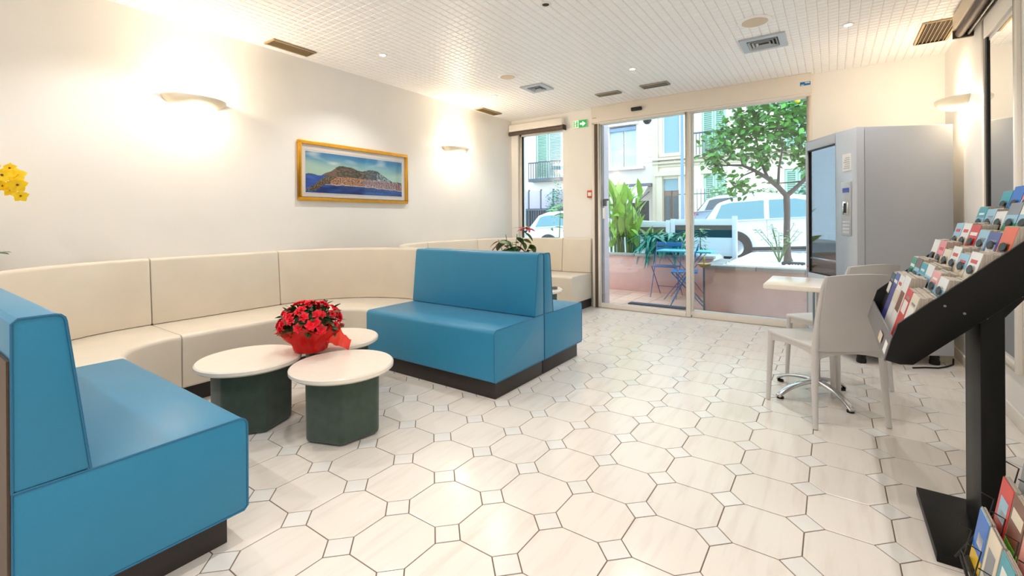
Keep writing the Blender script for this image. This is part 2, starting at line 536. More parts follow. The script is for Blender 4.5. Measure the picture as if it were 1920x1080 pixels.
MB().box(-0.455, 0.44, -0.085, 0, -0.035, 0.065).build('blind_box', 'white_paint', t, bevel=.006)
MB().tube([(-0.46, -0.06, -0.066), (0.45, -0.06, -0.066)], 0.029, 12).build('rolled_cloth', 'blind_brown', t, smooth=True)
MB().box(0.45, 0.462, -0.09, 0, -0.1, -0.03).build('end_bracket', 'black_plastic', t, bevel=.003)

# automatic sliding door
door = struct('door_1', loc=(0, 0, 0))
MB().box(-2.605, -0.165, YB - 0.085, YB, 2.435, ZC).build('door_header', 'door_aluminium', door, bevel=0.006)
MB().box(-2.60, -0.17, YB - 0.06, YB + .04, 2.418, 2.436).build('header_rail', 'white_paint', door)
lf = MB()
ly0, ly1 = YB - 0.045, YB - 0.01
for (x0, x1, z0, z1) in ((-2.535, -2.497, 0.008, 2.43), (-1.418, -1.37, 0.008, 2.43), (-2.497, -1.418, 0.008, 0.062), (-2.497, -1.418, 2.405, 2.43)):
    lf.box(x0, x1, ly0, ly1, z0, z1)
leaf = lf.build('sliding_leaf', 'door_aluminium', door, bevel=0.004)
MB().box(-2.497, -1.418, ly0 + .014, ly0 + .020, 0.062, 2.405).build('pane', 'window_glass', leaf)
MB().box(-2.475, -2.435, ly1 - .012, ly1 + .04, 1.335, 1.42).box(-2.475, -2.405, ly1 + .01, ly1 + .035, 1.405, 1.43).build('lock', 'black_plastic', leaf, bevel=.006)
MB().box(-2.468, -2.43, ly0 + .004, ly0 + .014, 1.17, 1.31).build('push_plate', 'paper_white', leaf, bevel=.003)
MB().box(-2.585, -2.54, ly0 - .01, YB + .12, 0.0, 2.44).build('door_jamb', 'blind_brown', door)
MB().box(-2.608, -2.572, ly0 - .015, YB + .01, 0.0, 2.43).build('jamb_cover', 'door_aluminium', door, bevel=.003)
ff = MB()
for (x0, x1, z0, z1) in ((-0.212, -0.166, 0.0, 2.43), (-1.372, -1.345, 0.07, 2.43), (-1.345, -0.212, 2.405, 2.43)):
    ff.box(x0, x1, YB - .005, YB + .05, z0, z1)
fx = ff.build('fixed_leaf', 'door_aluminium', door, bevel=0.004)
MB().box(-1.36, -0.166, YB - .012, YB + .10, 0.0, 0.075).build('fixed_sill', 'door_aluminium', fx, bevel=.006)
MB().box(-1.345, -0.212, YB + .02, YB + .026, 0.075, 2.405).build('pane', 'window_glass', fx)
MB().box(-2.54, -1.345, YB - .005, YB + .12, -0.012, 0.004).build('threshold', 'aluminium', door)
MB().box(-2.05, -1.915, YB - .125, YB - .085, 2.505, 2.55).build('motion_sensor', 'black_plastic', door, bevel=.012, seg=3)
st = MB().box(-0.265, -0.175, YB - .088, YB - .084, 2.515, 2.552).build('header_sticker', 'sticker_blue', door)
MB().box(-0.222, -0.182, YB - .0895, YB - .0875, 2.536, 2.547).box(-0.258, -0.232, YB - .0895, YB - .0875, 2.519, 2.526).build('sticker_print', 'paper_white', st)
MB().box(-2.585, -2.53, YB - .0875, YB - .084, 2.487, 2.493).build('header_mark', 'grey_acrylic', door)

# mirror-glazed window in the right wall, with its blind headrail
w2 = struct('window_2', loc=(0, 0, 0))
MB().box(XR - .004, XR - .001, 3.66, 4.215, 0.35, 2.30).build('window_pane', 'mirror_pane', w2)
MB().box(XR - .012, XR, 4.215, 4.25, 0.33, 2.33).build('window_gasket', 'black_plastic', w2)
f = MB()
f.box(XR - .02, XR, 4.25, 4.33, 0.3, 2.46).box(XR - .02, XR, 3.60, 3.66, 0.3, 2.46).box(XR - .02, XR, 3.66, 4.25, 2.33, 2.46).box(XR - .02, XR, 3.66, 4.25, 0.3, 0.35)
f.build('window_frame', 'white_paint', w2, bevel=.003)
t = thing('roller_blind', 'dark rolled-up blind under the ceiling by the mirrored window', 'blind', (XR, 3.9, 2.5))
MB().box(-0.11, 0, -1.2, 0.72, 0.02, 0.135).build('blind_box', 'blind_beige', t, bevel=.006)
MB().tube([(-0.075, -1.2, -0.005), (-0.075, 0.70, -0.005)], 0.026, 12).build('rolled_cloth', 'blind_brown', t, smooth=True)
MB().tube([(-0.028, -1.2, -0.012), (-0.028, 0.70, -0.012)], 0.013, 10).build('bottom_bar', 'black_plastic', t, smooth=True)
MB().box(-0.11, 0, 0.70, 0.725, -0.035, 0.03).build('end_bracket', 'vent_dark', t, bevel=.004)

# ------------------------------------------------------------------ benches
SZ, BZ, PZ = 0.45, 0.908, 0.115

def seat_prof(D, r=0.03):
    # (depth from back plane, z), rounded upper front edge
    pts = [(0.0, PZ), (D - 0.012, PZ), (D, PZ + 0.012)]
    for k in range(5):
        an = k / 4 * pi / 2
        pts.append((D - r + r * cos(an), SZ - r + r * sin(an)))
    pts.append((0.0, SZ))
    return pts
def back_prof(b=0.13, t=0.085, r=0.022, z0=SZ + 0.002):
    pts = [(0.0, z0), (b, z0)]
    for k in range(4):
        an = k / 3 * pi / 2
        pts.append((t - r + r * cos(an), BZ - r + r * sin(an)))
    pts += [(0.012, BZ), (0.0, BZ - 0.012)]
    return pts

def line_path(p0, p1, n, m=2):
    return [(p0[0] + (p1[0] - p0[0]) * k / (m - 1), p0[1] + (p1[1] - p0[1]) * k / (m - 1), n[0], n[1]) for k in range(m)]

def bench(name, label, cat, path, D, mat_, group, b=0.13, t=0.085, inset=0.05, end_inset=(0, 0), piping=None, plinth_path=None):
    """path: points on the back plane with the unit direction towards the front of the seat"""
    c = path[len(path) // 2]
    o = thing(name, label, cat, (c[0], c[1], 0), 0, group)
    q = [(x - c[0], y - c[1], nx, ny) for (x, y, nx, ny) in path]
    s_ = MB().sweep(seat_prof(D), q); seat = s_.build('seat', mat_, o, bevel=.008, ang=50)
    bk = MB().sweep(back_prof(b, t), q).build('backrest', mat_, o, bevel=.01, ang=50)
    pq = [(x - c[0], y - c[1], nx, ny) for (x, y, nx, ny) in (plinth_path or path)]
    MB().sweep([(0.001, 0.0), (D - inset, 0.0), (D - inset, PZ), (0.001, PZ)], pq).build('plinth', 'plinth_dark', o, bevel=.002)
    return o, seat, bk

EPS = 0.003
XE = -1.77
GB = 'blue seating benches of the lounge'
GW = 'beige wall benches of the lounge'
XB = -3.05
# blue bench in the left foreground (its back is turned to the left edge of the picture)
o, seat, bk = bench('blue_bench', 'blue vinyl bench with pale shiny seat in the left foreground', 'bench',
      line_path((XB, 0.228), (-1.752, 0.228), (0, 1)), 0.585, 'blue_vinyl', None, b=0.155, t=0.105,
      plinth_path=line_path((XB, 0.228), (-1.80, 0.228), (0, 1)))
def end_piping(parent, prof, x, y, sgn, name='piping'):
    pts = [(x, y + sgn * d, z) for d, z in prof]
    MB().tube(pts + [pts[0]], 0.0035, 6, cap=False).build(name, 'blue_piping', parent, smooth=True)
# the back of this bench is a dark wooden board
MB().box(-1.29, -0.006, -0.009, -0.002, 0.0, 0.80).build('rear_board', 'rear_wood', o)
# seam piping round the end faces
cx_ = o.location.x
for prof, par in ((seat_prof(0.585), seat), (back_prof(0.155, 0.105), bk)):
    end_piping(par, prof, -1.752 - cx_ - 0.002, 0.228 - o.location.y, 1)

# double blue bench: two single benches back to back
o, seat, bk = bench('blue_bench', 'blue-grey bench facing the round tables, seat towards the camera', 'bench',
      line_path((XB, 2.942), (XE, 2.942), (0, -1)), 0.62, 'blue_vinyl', None,
      plinth_path=line_path((XB, 2.942), (XE - .02, 2.942), (0, -1)), inset=0.035)
for prof, par in ((seat_prof(0.62), seat), (back_prof(), bk)):
    end_piping(par, prof, XE - o.location.x - 0.002, 2.945 - o.location.y, -1)
o, seat, bk = bench('blue_bench', 'bright blue rear half of the double bench, facing the street window', 'bench',
      line_path((XB, 2.952), (XE, 2.952), (0, 1)), 0.62, 'blue_vinyl', None,
      plinth_path=line_path((XB, 2.952), (XE - .02, 2.952), (0, 1)), inset=0.06)
for prof, par in ((seat_prof(0.62), seat), (back_prof(0.13, 0.085), bk)):
    end_piping(par, prof, XE - o.location.x - 0.002, 2.95 - o.location.y, 1)

def arc_path(cx, cy, Rr, a0, a1, n=14):
    return [(cx + Rr * cos(a0 + (a1 - a0) * k / n), cy + Rr * sin(a0 + (a1 - a0) * k / n), -cos(a0 + (a1 - a0) * k / n), -sin(a0 + (a1 - a0) * k / n)) for k in range(n + 1)]

XW = XL + 0.012
def wall_bench(lbl, path, D=0.60):
    return bench('corner_bench' if len(path) > 4 else 'wall_bench', lbl, 'bench', path, D, 'beige_vinyl', None, b=0.085, t=0.05, inset=0.06)
CX = XB - EPS
Rr = CX - XW
wall_bench('beige curved corner bench behind the blue foreground bench', arc_path(CX, 0.228 + Rr, Rr, 1.5 * pi, pi) + [(XW, 0.228 + Rr + .055, 1, 0)], Rr - 0.29)
ya = 0.228 + Rr + EPS + .055; yb_ = 2.945 - Rr - EPS
wall_bench('beige straight wall bench below the sconce, behind the round tables', line_path((XW, ya), (XW, yb_), (1, 0)), Rr - 0.29)
wall_bench('beige curved corner bench below the framed panorama, next to the blue bench', arc_path(CX, yb_ + EPS, Rr, pi, 0.5 * pi), Rr - 0.29)
yc = 2.95 + Rr
wall_bench('beige curved corner bench hidden behind the double blue bench', arc_path(CX, yc, Rr, 1.5 * pi, pi), Rr - 0.29)
yd = YB - 0.012 - Rr
wall_bench('beige straight bench along the left wall beyond the blue double bench', line_path((XW, yc + EPS), (XW, yd - EPS), (1, 0)), Rr - 0.29)
wall_bench('beige curved corner bench under the narrow street window', arc_path(CX, yd, Rr, pi, 0.5 * pi), Rr - 0.29)
bench('wall_bench', 'short beige end bench against the wall beside the glass door', 'bench', line_path((CX + EPS, YB - 0.012), (-2.63, YB - 0.012), (0, -1)), Rr - 0.29,
      'beige_vinyl', None, b=0.085, t=0.05, inset=0.06, plinth_path=line_path((CX + EPS, YB - 0.012), (-2.65, YB - 0.012), (0, -1)))
# ================================================================== CEILING AND WALL FIXTURES
WARM, NEUT = (1.0, 0.82, 0.60), (1.0, 0.97, 0.94)
P_SCONCE, P_SPOT, P_FILL = 10.0, 26.0, 25.0

def make_grille(name, label, x0, x1, y0, y1, along, n, m1, m2, cat='vent'):
    """ceiling vent with bars; along = axis the bars run along"""
    c = ((x0 + x1) / 2, (y0 + y1) / 2)
    t = thing(name, label, cat, (c[0], c[1], ZC))
    hx, hy = (x1 - x0) / 2, (y1 - y0) / 2
    fw = 0.014
    f = MB()
    f.box(-hx, hx, -hy, -hy + fw, -.012, 0).box(-hx, hx, hy - fw, hy, -.012, 0).box(-hx, -hx + fw, -hy + fw, hy - fw, -.012, 0).box(hx - fw, hx, -hy + fw, hy - fw, -.012, 0)
    f.build('vent_frame', m1, t, bevel=.002)
    MB().box(-hx + fw, hx - fw, -hy + fw, hy - fw, -.002, 0).build('dark_backing', m2, t)
    for k in range(n):
        if along == 'y':
            u = -hx + fw + (2 * hx - 2 * fw) * (k + .5) / n
            MB().box(-.0018, .0018, -hy + fw, hy - fw, -.011, -.002).build('slat', m1, t, loc=(u, 0, 0))
        else:
            u = -hy + fw + (2 * hy - 2 * fw) * (k + .5) / n
            MB().box(-hx + fw, hx - fw, -.0018, .0018, -.011, -.002).build('slat', m1, t, loc=(0, u, 0))
    return t
make_grille('ceiling_vent', 'long tan slatted ceiling vent above the left sconce', -3.845, -3.69, 1.93, 2.31, 'y', 5, 'vent_tan', 'vent_dark')
make_grille('ceiling_vent', 'long tan slatted ceiling vent above the farther sconce on the left wall', -3.90, -3.75, 4.71, 5.13, 'y', 5, 'vent_tan', 'vent_dark')
make_grille('ceiling_vent', 'large tan slatted vent in the ceiling corner above the vending machine', 0.575, 0.785, 4.65, 5.19, 'y', 7, 'vent_tan', 'vent_dark')
make_grille('ceiling_vent', 'narrow slot vent above the left half of the sliding door', -2.29, -2.005, 4.99, 5.12, 'x', 4, 'vent_grey', 'vent_dark')
make_grille('ceiling_vent', 'narrow slot vent above the motion sensor of the door', -1.745, -1.445, 4.965, 5.11, 'x', 4, 'vent_grey', 'vent_dark')

def air_diffuser(label, x0, x1, y0, y1):
    c = ((x0 + x1) / 2, (y0 + y1) / 2); h = (x1 - x0) / 2
    t = thing('air_diffuser', label, 'vent', (c[0], c[1], ZC))
    def ring(a, b, za, zb, th=.004):
        m_ = MB()
        va = [(-a, -a, za), (a, -a, za), (a, a, za), (-a, a, za), (-b, -b, zb), (b, -b, zb), (b, b, zb), (-b, b, zb)]
        vb = [(p[0], p[1], p[2] + th) for p in va]
        fs = []
        for i in range(4):
            j = (i + 1) % 4
            fs += [(i, j, 4 + j, 4 + i), (8 + i, 12 + i, 12 + j, 8 + j), (i, 8 + i, 8 + j, j), (4 + i, 4 + j, 12 + j, 12 + i)]
        return m_.add(va + vb, fs)
    ring(h, h - .055, -.014, -.014, .014).build('diffuser_frame', 'diffuser_grey', t)
    MB().box(-h + .055, h - .055, -h + .055, h - .055, -.003, 0).build('dark_backing', 'vent_dark', t)
    for k in range(3):
        a_ = h - .062 - k * .026
        if a_ > .03: ring(a_, a_ - .014, -.022, -.006).build('louvre', 'diffuser_grey', t)
    return t
air_diffuser('square grey air diffuser above the narrow street window', -2.84, -2.565, 4.215, 4.515)
air_diffuser('square blue-grey air diffuser beside the round speaker near the machine', -0.635, -0.30, 4.215, 4.525)

def speaker(label, x, y, r):
    t = thing('ceiling_speaker', label, 'speaker', (x, y, ZC))
    MB().lathe([(0.0, -.010), (r * .78, -.010), (r * .8, -.012), (r, -.006), (r, 0)], 32).build('rim', 'ceiling_white', t, smooth=True)
    g_ = MB().lathe([(0, -.0155), (r * .74, -.0135), (r * .76, -.011)], 32).build('grille', 'blind_beige', t, smooth=True)
    return t
speaker('round cream loudspeaker in the ceiling just before the blue-grey diffuser', -0.47, 3.86, 0.115)
speaker('round cream loudspeaker in the ceiling on the left, near the grey diffuser', -2.73, 3.84, 0.10)

def downlight(label, x, y, lit=True, power=P_SPOT):
    t = thing('downlight', label, 'lamp', (x, y, ZC), 0, 'recessed ceiling spotlights')
    MB().lathe([(0.024, -.002), (.028, -.006), (.038, -.005), (.041, 0)], 24).build('ring', 'lamp_ring', t, smooth=True)
    MB().lathe([(0, -.0035), (.0235, -.0035), (.024, -.001)], 20).build('bulb', 'bulb_glow' if lit else 'vent_dark', t)
    if lit:
        lamp('downlight_beam', 'SPOT', (0, 0, -.03), power, NEUT, 0.03, None, R(125), 0.7, t)
    return t
downlight('lit ceiling spotlight on the left, above the framed panorama', -3.28, 2.69)
downlight('lit ceiling spotlight in the middle of the room before the sliding door', -1.604, 4.377)
downlight('lit ceiling spotlight on the right, towards the machine', 0.106, 4.352)
downlight('lit ceiling spotlight in the far left, beside the farther sconce', -3.296, 4.36)
downlight('dark unlit ceiling spotlight at the top edge of the picture', -1.606, 2.715, False)
for k, (x, y) in enumerate(((-3.28, 1.02), (-1.6, 1.02), (0.1, 2.69), (0.1, 1.02), (-3.28, -0.65), (-1.6, -0.65), (0.1, -0.65), (-3.28, -2.1), (-1.6, -2.1), (0.1, -2.1))):  # unseen downlights added as room fill, continuing the visible grid
    row = {2.69: 'row of the dark spotlight', 1.02: 'row above the foreground bench', -0.65: 'row just behind the viewpoint', -2.1: 'row by the rear wall'}[y]
    downlight('added unseen fill spotlight outside the picture, %s, %s' % (row, 'on the bench side' if x < -3 else ('on the centre line' if x < 0 else 'on the leaflet side')), x, y, True, P_FILL)

def sconce(label, x, y, z, sgn, pw=1.0):
    """half-bowl wall lamp, sgn = direction away from the wall along x"""
    t = thing('wall_sconce', label, 'lamp', (x, y, z), 0, 'half-bowl wall lamps')
    a0, a1 = (-pi / 2, pi / 2) if sgn > 0 else (pi / 2, 1.5 * pi)
    L_, D_ = 0.215, 0.17
    b_ = MB()
    prof = [(0.70, -.030), (0.82, -.020), (1.0, 0.022), (1.0, .032), (.96, .032), (.80, -.008), (.66, -.016)]
    b_.lathe(prof + [prof[0]], 28, a0=a0, a1=a1, sx=D_, sy=L_)
    b_.build('bowl', 'sconce_plaster', t, smooth=True)
    MB().box(0 if sgn > 0 else -.02, .02 if sgn > 0 else 0, -.10, .10, -.03, .03).build('wall_plate', 'sconce_plaster', t, bevel=.004)
    MB().lathe([(0.0, -.026), (.68, -.024), (.70, -.018)], 24, a0=a0, a1=a1, sx=D_, sy=L_ * .95).build('lower_diffuser', 'sconce_glow', t, smooth=True)
    MB().tube([(sgn * .06, -.07, .012), (sgn * .06, .07, .012)], .009, 8).build('tube_bulb', 'bulb_glow', t)
    lamp('sconce_up', 'POINT', (sgn * .075, 0, .075), P_SCONCE * pw, WARM, .035, parent=t)
    lamp('sconce_down', 'POINT', (sgn * .085, 0, -.075), P_SCONCE * .5 * pw, WARM, .035, parent=t)
    return t
sconce('half-bowl wall lamp above the beige bench, left of the panorama', XL, 1.46, 2.055, 1)
sconce('half-bowl wall lamp on the left wall, right of the panorama', XL, 4.36, 2.05, 1)
sconce('half-bowl wall lamp above the vending machine on the right wall', XR, 4.93, 2.045, -1, .5)

# exit sign
t = thing('exit_sign', 'small green emergency exit sign between the window and the sliding door', 'sign', (-2.795, YB, 2.455))
MB().box(-.105, .105, -.022, 0, -.055, .055).build('sign_case', 'white_paint', t, bevel=.004)
MB().box(-.02, .100, -.025, -.021, -.049, .049).build('green_panel', 'exit_green', t)
MB().box(-.100, -.02, -.025, -.021, -.049, .049).build('pale_panel', 'exit_pale', t)
a_ = MB().prism([(-.0, -.012), (.038, -.012), (.038, -.034), (.082, 0), (.038, .034), (.038, .012), (0, .012)], -.0275, -.0245, 'y')
a_.build('arrow', 'exit_white', t)
mn = MB()
mn.prism([(-.092, -.044), (-.082, -.044), (-.082, .044), (-.092, .044)], -.0275, -.0245, 'y', 1)
mn.lathe([(0, -.001), (.009, -.001), (.009, .002)], 12, 1, c=(0, 0, 0), mtx=M.Translation((-.045, -.0255, .030)) @ M.Rotation(pi / 2, 4, 'X'))
mn.prism([(-.056, .018), (-.042, .020), (-.040, -.008), (-.052, -.010)], -.0275, -.0245, 'y', 1)
mn.prism([(-.052, -.008), (-.043, -.008), (-.058, -.042), (-.068, -.040)], -.0275, -.0245, 'y', 1)
mn.prism([(-.047, -.006), (-.038, -.008), (-.030, -.040), (-.040, -.042)], -.0275, -.0245, 'y', 1)
mn.prism([(-.056, .018), (-.052, .012), (-.072, -.002), (-.076, .003)], -.0275, -.0245, 'y', 1)
mn.prism([(-.042, .018), (-.042, .010), (-.026, .000), (-.023, .006)], -.0275, -.0245, 'y', 1)
mn.build('running_figure', ['exit_white', 'exit_green'], t)

# fire alarm call point
t = thing('fire_alarm_point', 'small orange-red fire alarm box on the wall beside the door', 'alarm', (-2.65, YB, 1.50))
MB().box(-.043, .036, -.035, 0, -.05, .05).build('case', 'red_box', t, bevel=.006)
MB().box(-.028, .021, -.038, -.034, -.028, .022).build('press_panel', 'paper_white', t, bevel=.001)

# framed panorama on the left wall
py0, py1, pz0, pz1 = 2.268, 3.557, 1.348, 1.90
t = thing('framed_panorama', 'gold framed panoramic photo of a bay with mountains on the left wall', 'picture', (XL, (py0 + py1) / 2, (pz0 + pz1) / 2))
hw_, hh_ = (py1 - py0) / 2, (pz1 - pz0) / 2
fw = .032
f = MB()
for (a_, b_, c_, d_) in ((-hw_, hw_, hh_ - fw, hh_), (-hw_, hw_, -hh_, -hh_ + fw), (-hw_, -hw_ + fw, -hh_ + fw, hh_ - fw), (hw_ - fw, hw_, -hh_ + fw, hh_ - fw)):
    f.box(0, .03, a_, b_, c_, d_)
f.build('frame', 'frame_gold', t, bevel=.004)
MB().box(0, .010, -hw_ + fw, hw_ - fw, -hh_ + fw, hh_ - fw).build('mount', 'mount_white', t)
im = MB()
mw, mh0, mh1 = hw_ - .075, -hh_ + .078, hh_ - .095
for (a_, b_, c_, d_) in ((-mw - .012, mw + .012, mh1 + .010, mh1 + .013), (-mw - .012, mw + .012, mh0 - .013, mh0 - .010)):
    im.box(.010, .0108, a_, b_, c_, d_)
im.build('mount_line', 'stone_trim', t)
# the print: a coloured grid
NU, NV = 260, 96
vs = []; fs = []; cols = []
import mathutils.noise as mn_
def nz(x, y, z=0): return mn_.noise(V((x, y, z)))
def mixc(a, b, k):
    k = max(0, min(1, k)); return tuple(a[i] * (1 - k) + b[i] * k for i in range(3))
def pcol(u, v):
    n1, n2, n3 = nz(u * 30, v * 20, 2), nz(u * 90, v * 50, 5), nz(u * 160, v * 90, 8)
    ridge = .44 + .30 * math.exp(-((u - .36) / .15) ** 2) + .28 * math.exp(-((u - .66) / .16) ** 2) - .06 * u + nz(u * 12, 0) * .05 + nz(u * 40, 3) * .015
    shore = .225 + nz(u * 16, 9) * .02 - .06 * max(0, u - .6) / .4
    sky = mixc((176, 212, 196), (58, 132, 184), (v - .62) / .34 + .25 * (u - .4) + nz(u * 4, v * 6) * .25)
    if v > ridge: return mixc(sky, (235, 232, 228), max(0, nz(u * 6 + 4, v * 8) - .1) * 1.2 * (v > .7))
    if u < .28 and .44 + .015 * sin(u * 40) < v: return mixc((150, 96, 70), (78, 84, 82), n2 * 1.6 + .5)
    edge = .285 - (.42 - v) * .55
    pen = .0 < (edge - u) < .085 + .05 * (v - .1) + n2 * .02 and .04 < v < .44
    if pen: return mixc((44, 50, 34), (158, 118, 76), n2 * 1.8 + .35)
    if u < edge and v < .44:
        return mixc((4, 62, 160), (22, 104, 200), nz(u * 10, v * 14) * 1.0 + .3 + n3 * .3)
    if v < shore: return mixc(mixc((6, 40, 112), (14, 92, 180), nz(u * 9, v * 12) + .25 + .5 * abs(u - .5)), (240, 220, 190), 1.0 if shore - v < .012 else 0)
    if v < shore + .20 + .04 * n1 and u > .22:
        base = (206, 134, 92) if u < .55 + .05 * n1 else (176, 124, 134)
        c = mixc(base, (60, 54, 46), n2 * 2.4 + .40)
        return mixc(c, (244, 226, 200), max(0, n3 - .1) * 2.2)
    mnt = mixc((64, 64, 50), (120, 96, 82), n1 * 1.6 + .5)
    if u > .60: mnt = mixc(mnt, (36, 74, 96), min(.8, (u - .60) * 3))
    if u > .7 and .36 < v < .62 and n2 > .08: mnt = (196, 206, 212)
    return mixc(mnt, (28, 34, 30), max(0, nz(u * 45, v * 34, 4)) * 1.3)
for j in range(NV + 1):
    for i in range(NU + 1):
        u, v = i / NU, j / NV
        vs.append((.0115, -mw + 2 * mw * u, mh0 + (mh1 - mh0) * v)); cols.append(lin(tuple(c / 255 for c in pcol(u, v))))
for j in range(NV):
    for i in range(NU):
        k = j * (NU + 1) + i; fs.append((k, k + 1, k + NU + 2, k + NU + 1))
m_ = bpy.data.materials.new('panorama_print'); MATS['panorama_print'] = m_; m_.use_nodes = True
at_ = m_.node_tree.nodes.new('ShaderNodeAttribute'); at_.attribute_name = 'print'
m_.node_tree.links.new(at_.outputs['Color'], m_.node_tree.nodes['Principled BSDF'].inputs['Base Color'])
m_.node_tree.nodes['Principled BSDF'].inputs['Roughness'].default_value = .5
b_ = MB(); b_.add(vs, fs); me = b_.mesh('print', 'panorama_print', fix=False)
ca = me.color_attributes.new('print', 'FLOAT_COLOR', 'POINT')
for i, c in enumerate(cols): ca.data[i].color = c
link('print', me, t)
MB().box(.014, .016, -hw_ + fw, hw_ - fw, -hh_ + fw, hh_ - fw).build('picture_pane', 'picture_glass', t)

# ================================================================== ROUND TABLES
def round_table(label, x, y, r, rot, bx=-.03, by=.03, group='low round tables between the benches'):
    t = thing('round_table', label, 'table', (x, y, 0), 0, group)
    MB().lathe([(0, .352), (r - .012, .352), (r, .362), (r, .378), (r - .007, .385), (0, .385)], 48).build('table_top', 'tabletop_cream', t, smooth=True)
    hexa = [(bx + .215 * cos(R(rot + 60 * k)), by + .215 * sin(R(rot + 60 * k))) for k in range(6)]
    hex2 = [(bx + .212 * cos(R(rot + 60 * k)), by + .212 * sin(R(rot + 60 * k))) for k in range(6)]
    b_ = MB()
    b_.add([(p[0], p[1], 0.004) for p in hex2] + [(p[0], p[1], .352) for p in hexa], [list(range(6))[::-1], list(range(6, 12))] + [(k, (k + 1) % 6, 6 + (k + 1) % 6, 6 + k) for k in range(6)])
    b_.build('table_base', 'green_fabric', t, bevel=.022, seg=3)
    return t
round_table('nearest round cream coffee table with dark green six-sided base', -2.195, 1.515, .27, -39)
round_table('round cream coffee table on the left, nearer the curved beige bench', -2.735, 1.285, .27, -8, -.02, .02)
round_table('round cream coffee table behind the red flowers, beside the blue-grey bench', -2.72, 1.83, .27, -25, -.02, .02)
round_table('small round table beyond the double blue bench near the door', -2.72, 4.40, .27, -39, 0, 0)
round_table('round table hidden behind the double blue bench, under the poinsettia', -2.80, 3.86, .26, -20, 0, 0)
t = thing('ashtray', 'small dark dish on the round table beyond the blue bench', 'dish', (-2.55, 4.46, .385))
MB().lathe([(0, .003), (.034, .003), (.040, .024), (.036, .024), (.031, .008), (0, .007)], 20).build('bowl', 'grey_acrylic', t, smooth=True)
MB().lathe([(0, 0), (.036, 0), (.034, .003), (0, .003)], 20).build('foot', 'black_plastic', t, smooth=True)

# ------------------------------------------------------------------ leaf and petal meshes
def leaf_mesh(name, m_, L_=1.0, W_=.45, fold=.12, curl=.25, n=4, point=1.6):
    b_ = MB(); vs = []; fs = []
    for i in range(n + 1):
        s_ = i / n
        w_ = W_ / 2 * (sin(pi * min(1, s_ ** .8)) ** .8 if 0 < s_ < 1 else 0.02)
        z = -curl * s_ * s_
        vs += [(s_ * L_, -w_, z + fold * w_), (s_ * L_, 0, z), (s_ * L_, w_, z + fold * w_)]
    for i in range(n):
        k = i * 3
        fs += [(k, k + 3, k + 4, k + 1), (k + 1, k + 4, k + 5, k + 2)]
    return b_.add(vs, fs).mesh(name, m_, fix=False, smooth=True)
def orient(p, d, roll=0, s=1.0):
    d = V(d).normalized()
    q = d.to_track_quat('X', 'Z').to_matrix().to_4x4()
    return M.Translation(p) @ q @ M.Rotation(roll, 4, 'X') @ M.Scale(s, 4)
def add_mesh(mb, me, mtx, mi=0):
    mb.add([v.co for v in me.vertices], [list(p.vertices) for p in me.polygons], mi, mtx)

# ------------------------------------------------------------------ red azalea wrapped in film
rng = random.Random(11)
t = thing('red_flower_pot', 'bushy red flowering pot plant in red film on the round tables', 'plant', (-2.575, 1.56, .3855))
MB().lathe([(0, 0), (.085, 0), (.098, .12), (.102, .13), (.094, .13), (.088, .11), (0, .11)], 24).build('pot', 'red_box', t, smooth=True)
lv = leaf_mesh('leaf', 'leaf_dark')
fol = MB()
for k in range(230):
    th = rng.uniform(0, 2 * pi); ph = math.acos(rng.uniform(-.15, 1)); rr = rng.uniform(.07, .145)
    d = V((sin(ph) * cos(th), sin(ph) * sin(th), cos(ph)))
    p = V((0, 0, .15)) + V((d.x * rr * 1.15, d.y * rr * 1.15, d.z * rr * .95))
    add_mesh(fol, lv, orient(p, d + V((rng.uniform(-.6, .6), rng.uniform(-.6, .6), rng.uniform(-.6, .3))), rng.uniform(-1, 1), rng.uniform(.04, .06)))
o = fol.build('foliage', 'leaf_dark', t, fix=False); o['kind'] = 'stuff'
MB().blob((0, 0, .17), (.095, .095, .08), 6, 10).build('stems', 'leaf_dark', t)
bl = MB()
pt = leaf_mesh('petal', 'petal_red', 1, .9, .5, .35, 3)
for ring, (nn, tilt, sc) in enumerate(((6, .25, 1.0), (5, .7, .8), (4, 1.15, .55))):
    for k in range(nn):
        an = 2 * pi * k / nn + ring * .5
        add_mesh(bl, pt, orient((0, 0, .05 * ring), (cos(an) * cos(tilt), sin(an) * cos(tilt), sin(tilt)), 0, sc))
BL = bl.mesh('blossom', 'petal_red', fix=False, smooth=True)
k = 0; placed = []
while k < 64 and len(placed) < 5000:
    th = rng.uniform(0, 2 * pi); ph = math.acos(rng.uniform(-.05, 1))
    d = V((sin(ph) * cos(th), sin(ph) * sin(th), cos(ph)))
    placed.append(d)
    if any((d - q).length < .30 for q in placed[:-1] if q in placed and getattr(q, 'ok', True)) and len(placed) < 400 and rng.random() < .86: continue
    p = V((d.x * .172, d.y * .172, .155 + d.z * .135))
    link('blossom', BL, t, mtx=orient(p, V((0, 0, 1)), 0, 1) .to_3x3().to_4x4() if False else M.Translation(p) @ d.to_track_quat('Z', 'Y').to_matrix().to_4x4() @ M.Rotation(rng.uniform(0, 6), 4, 'Z') @ M.Scale(rng.uniform(.026, .036), 4))
    k += 1
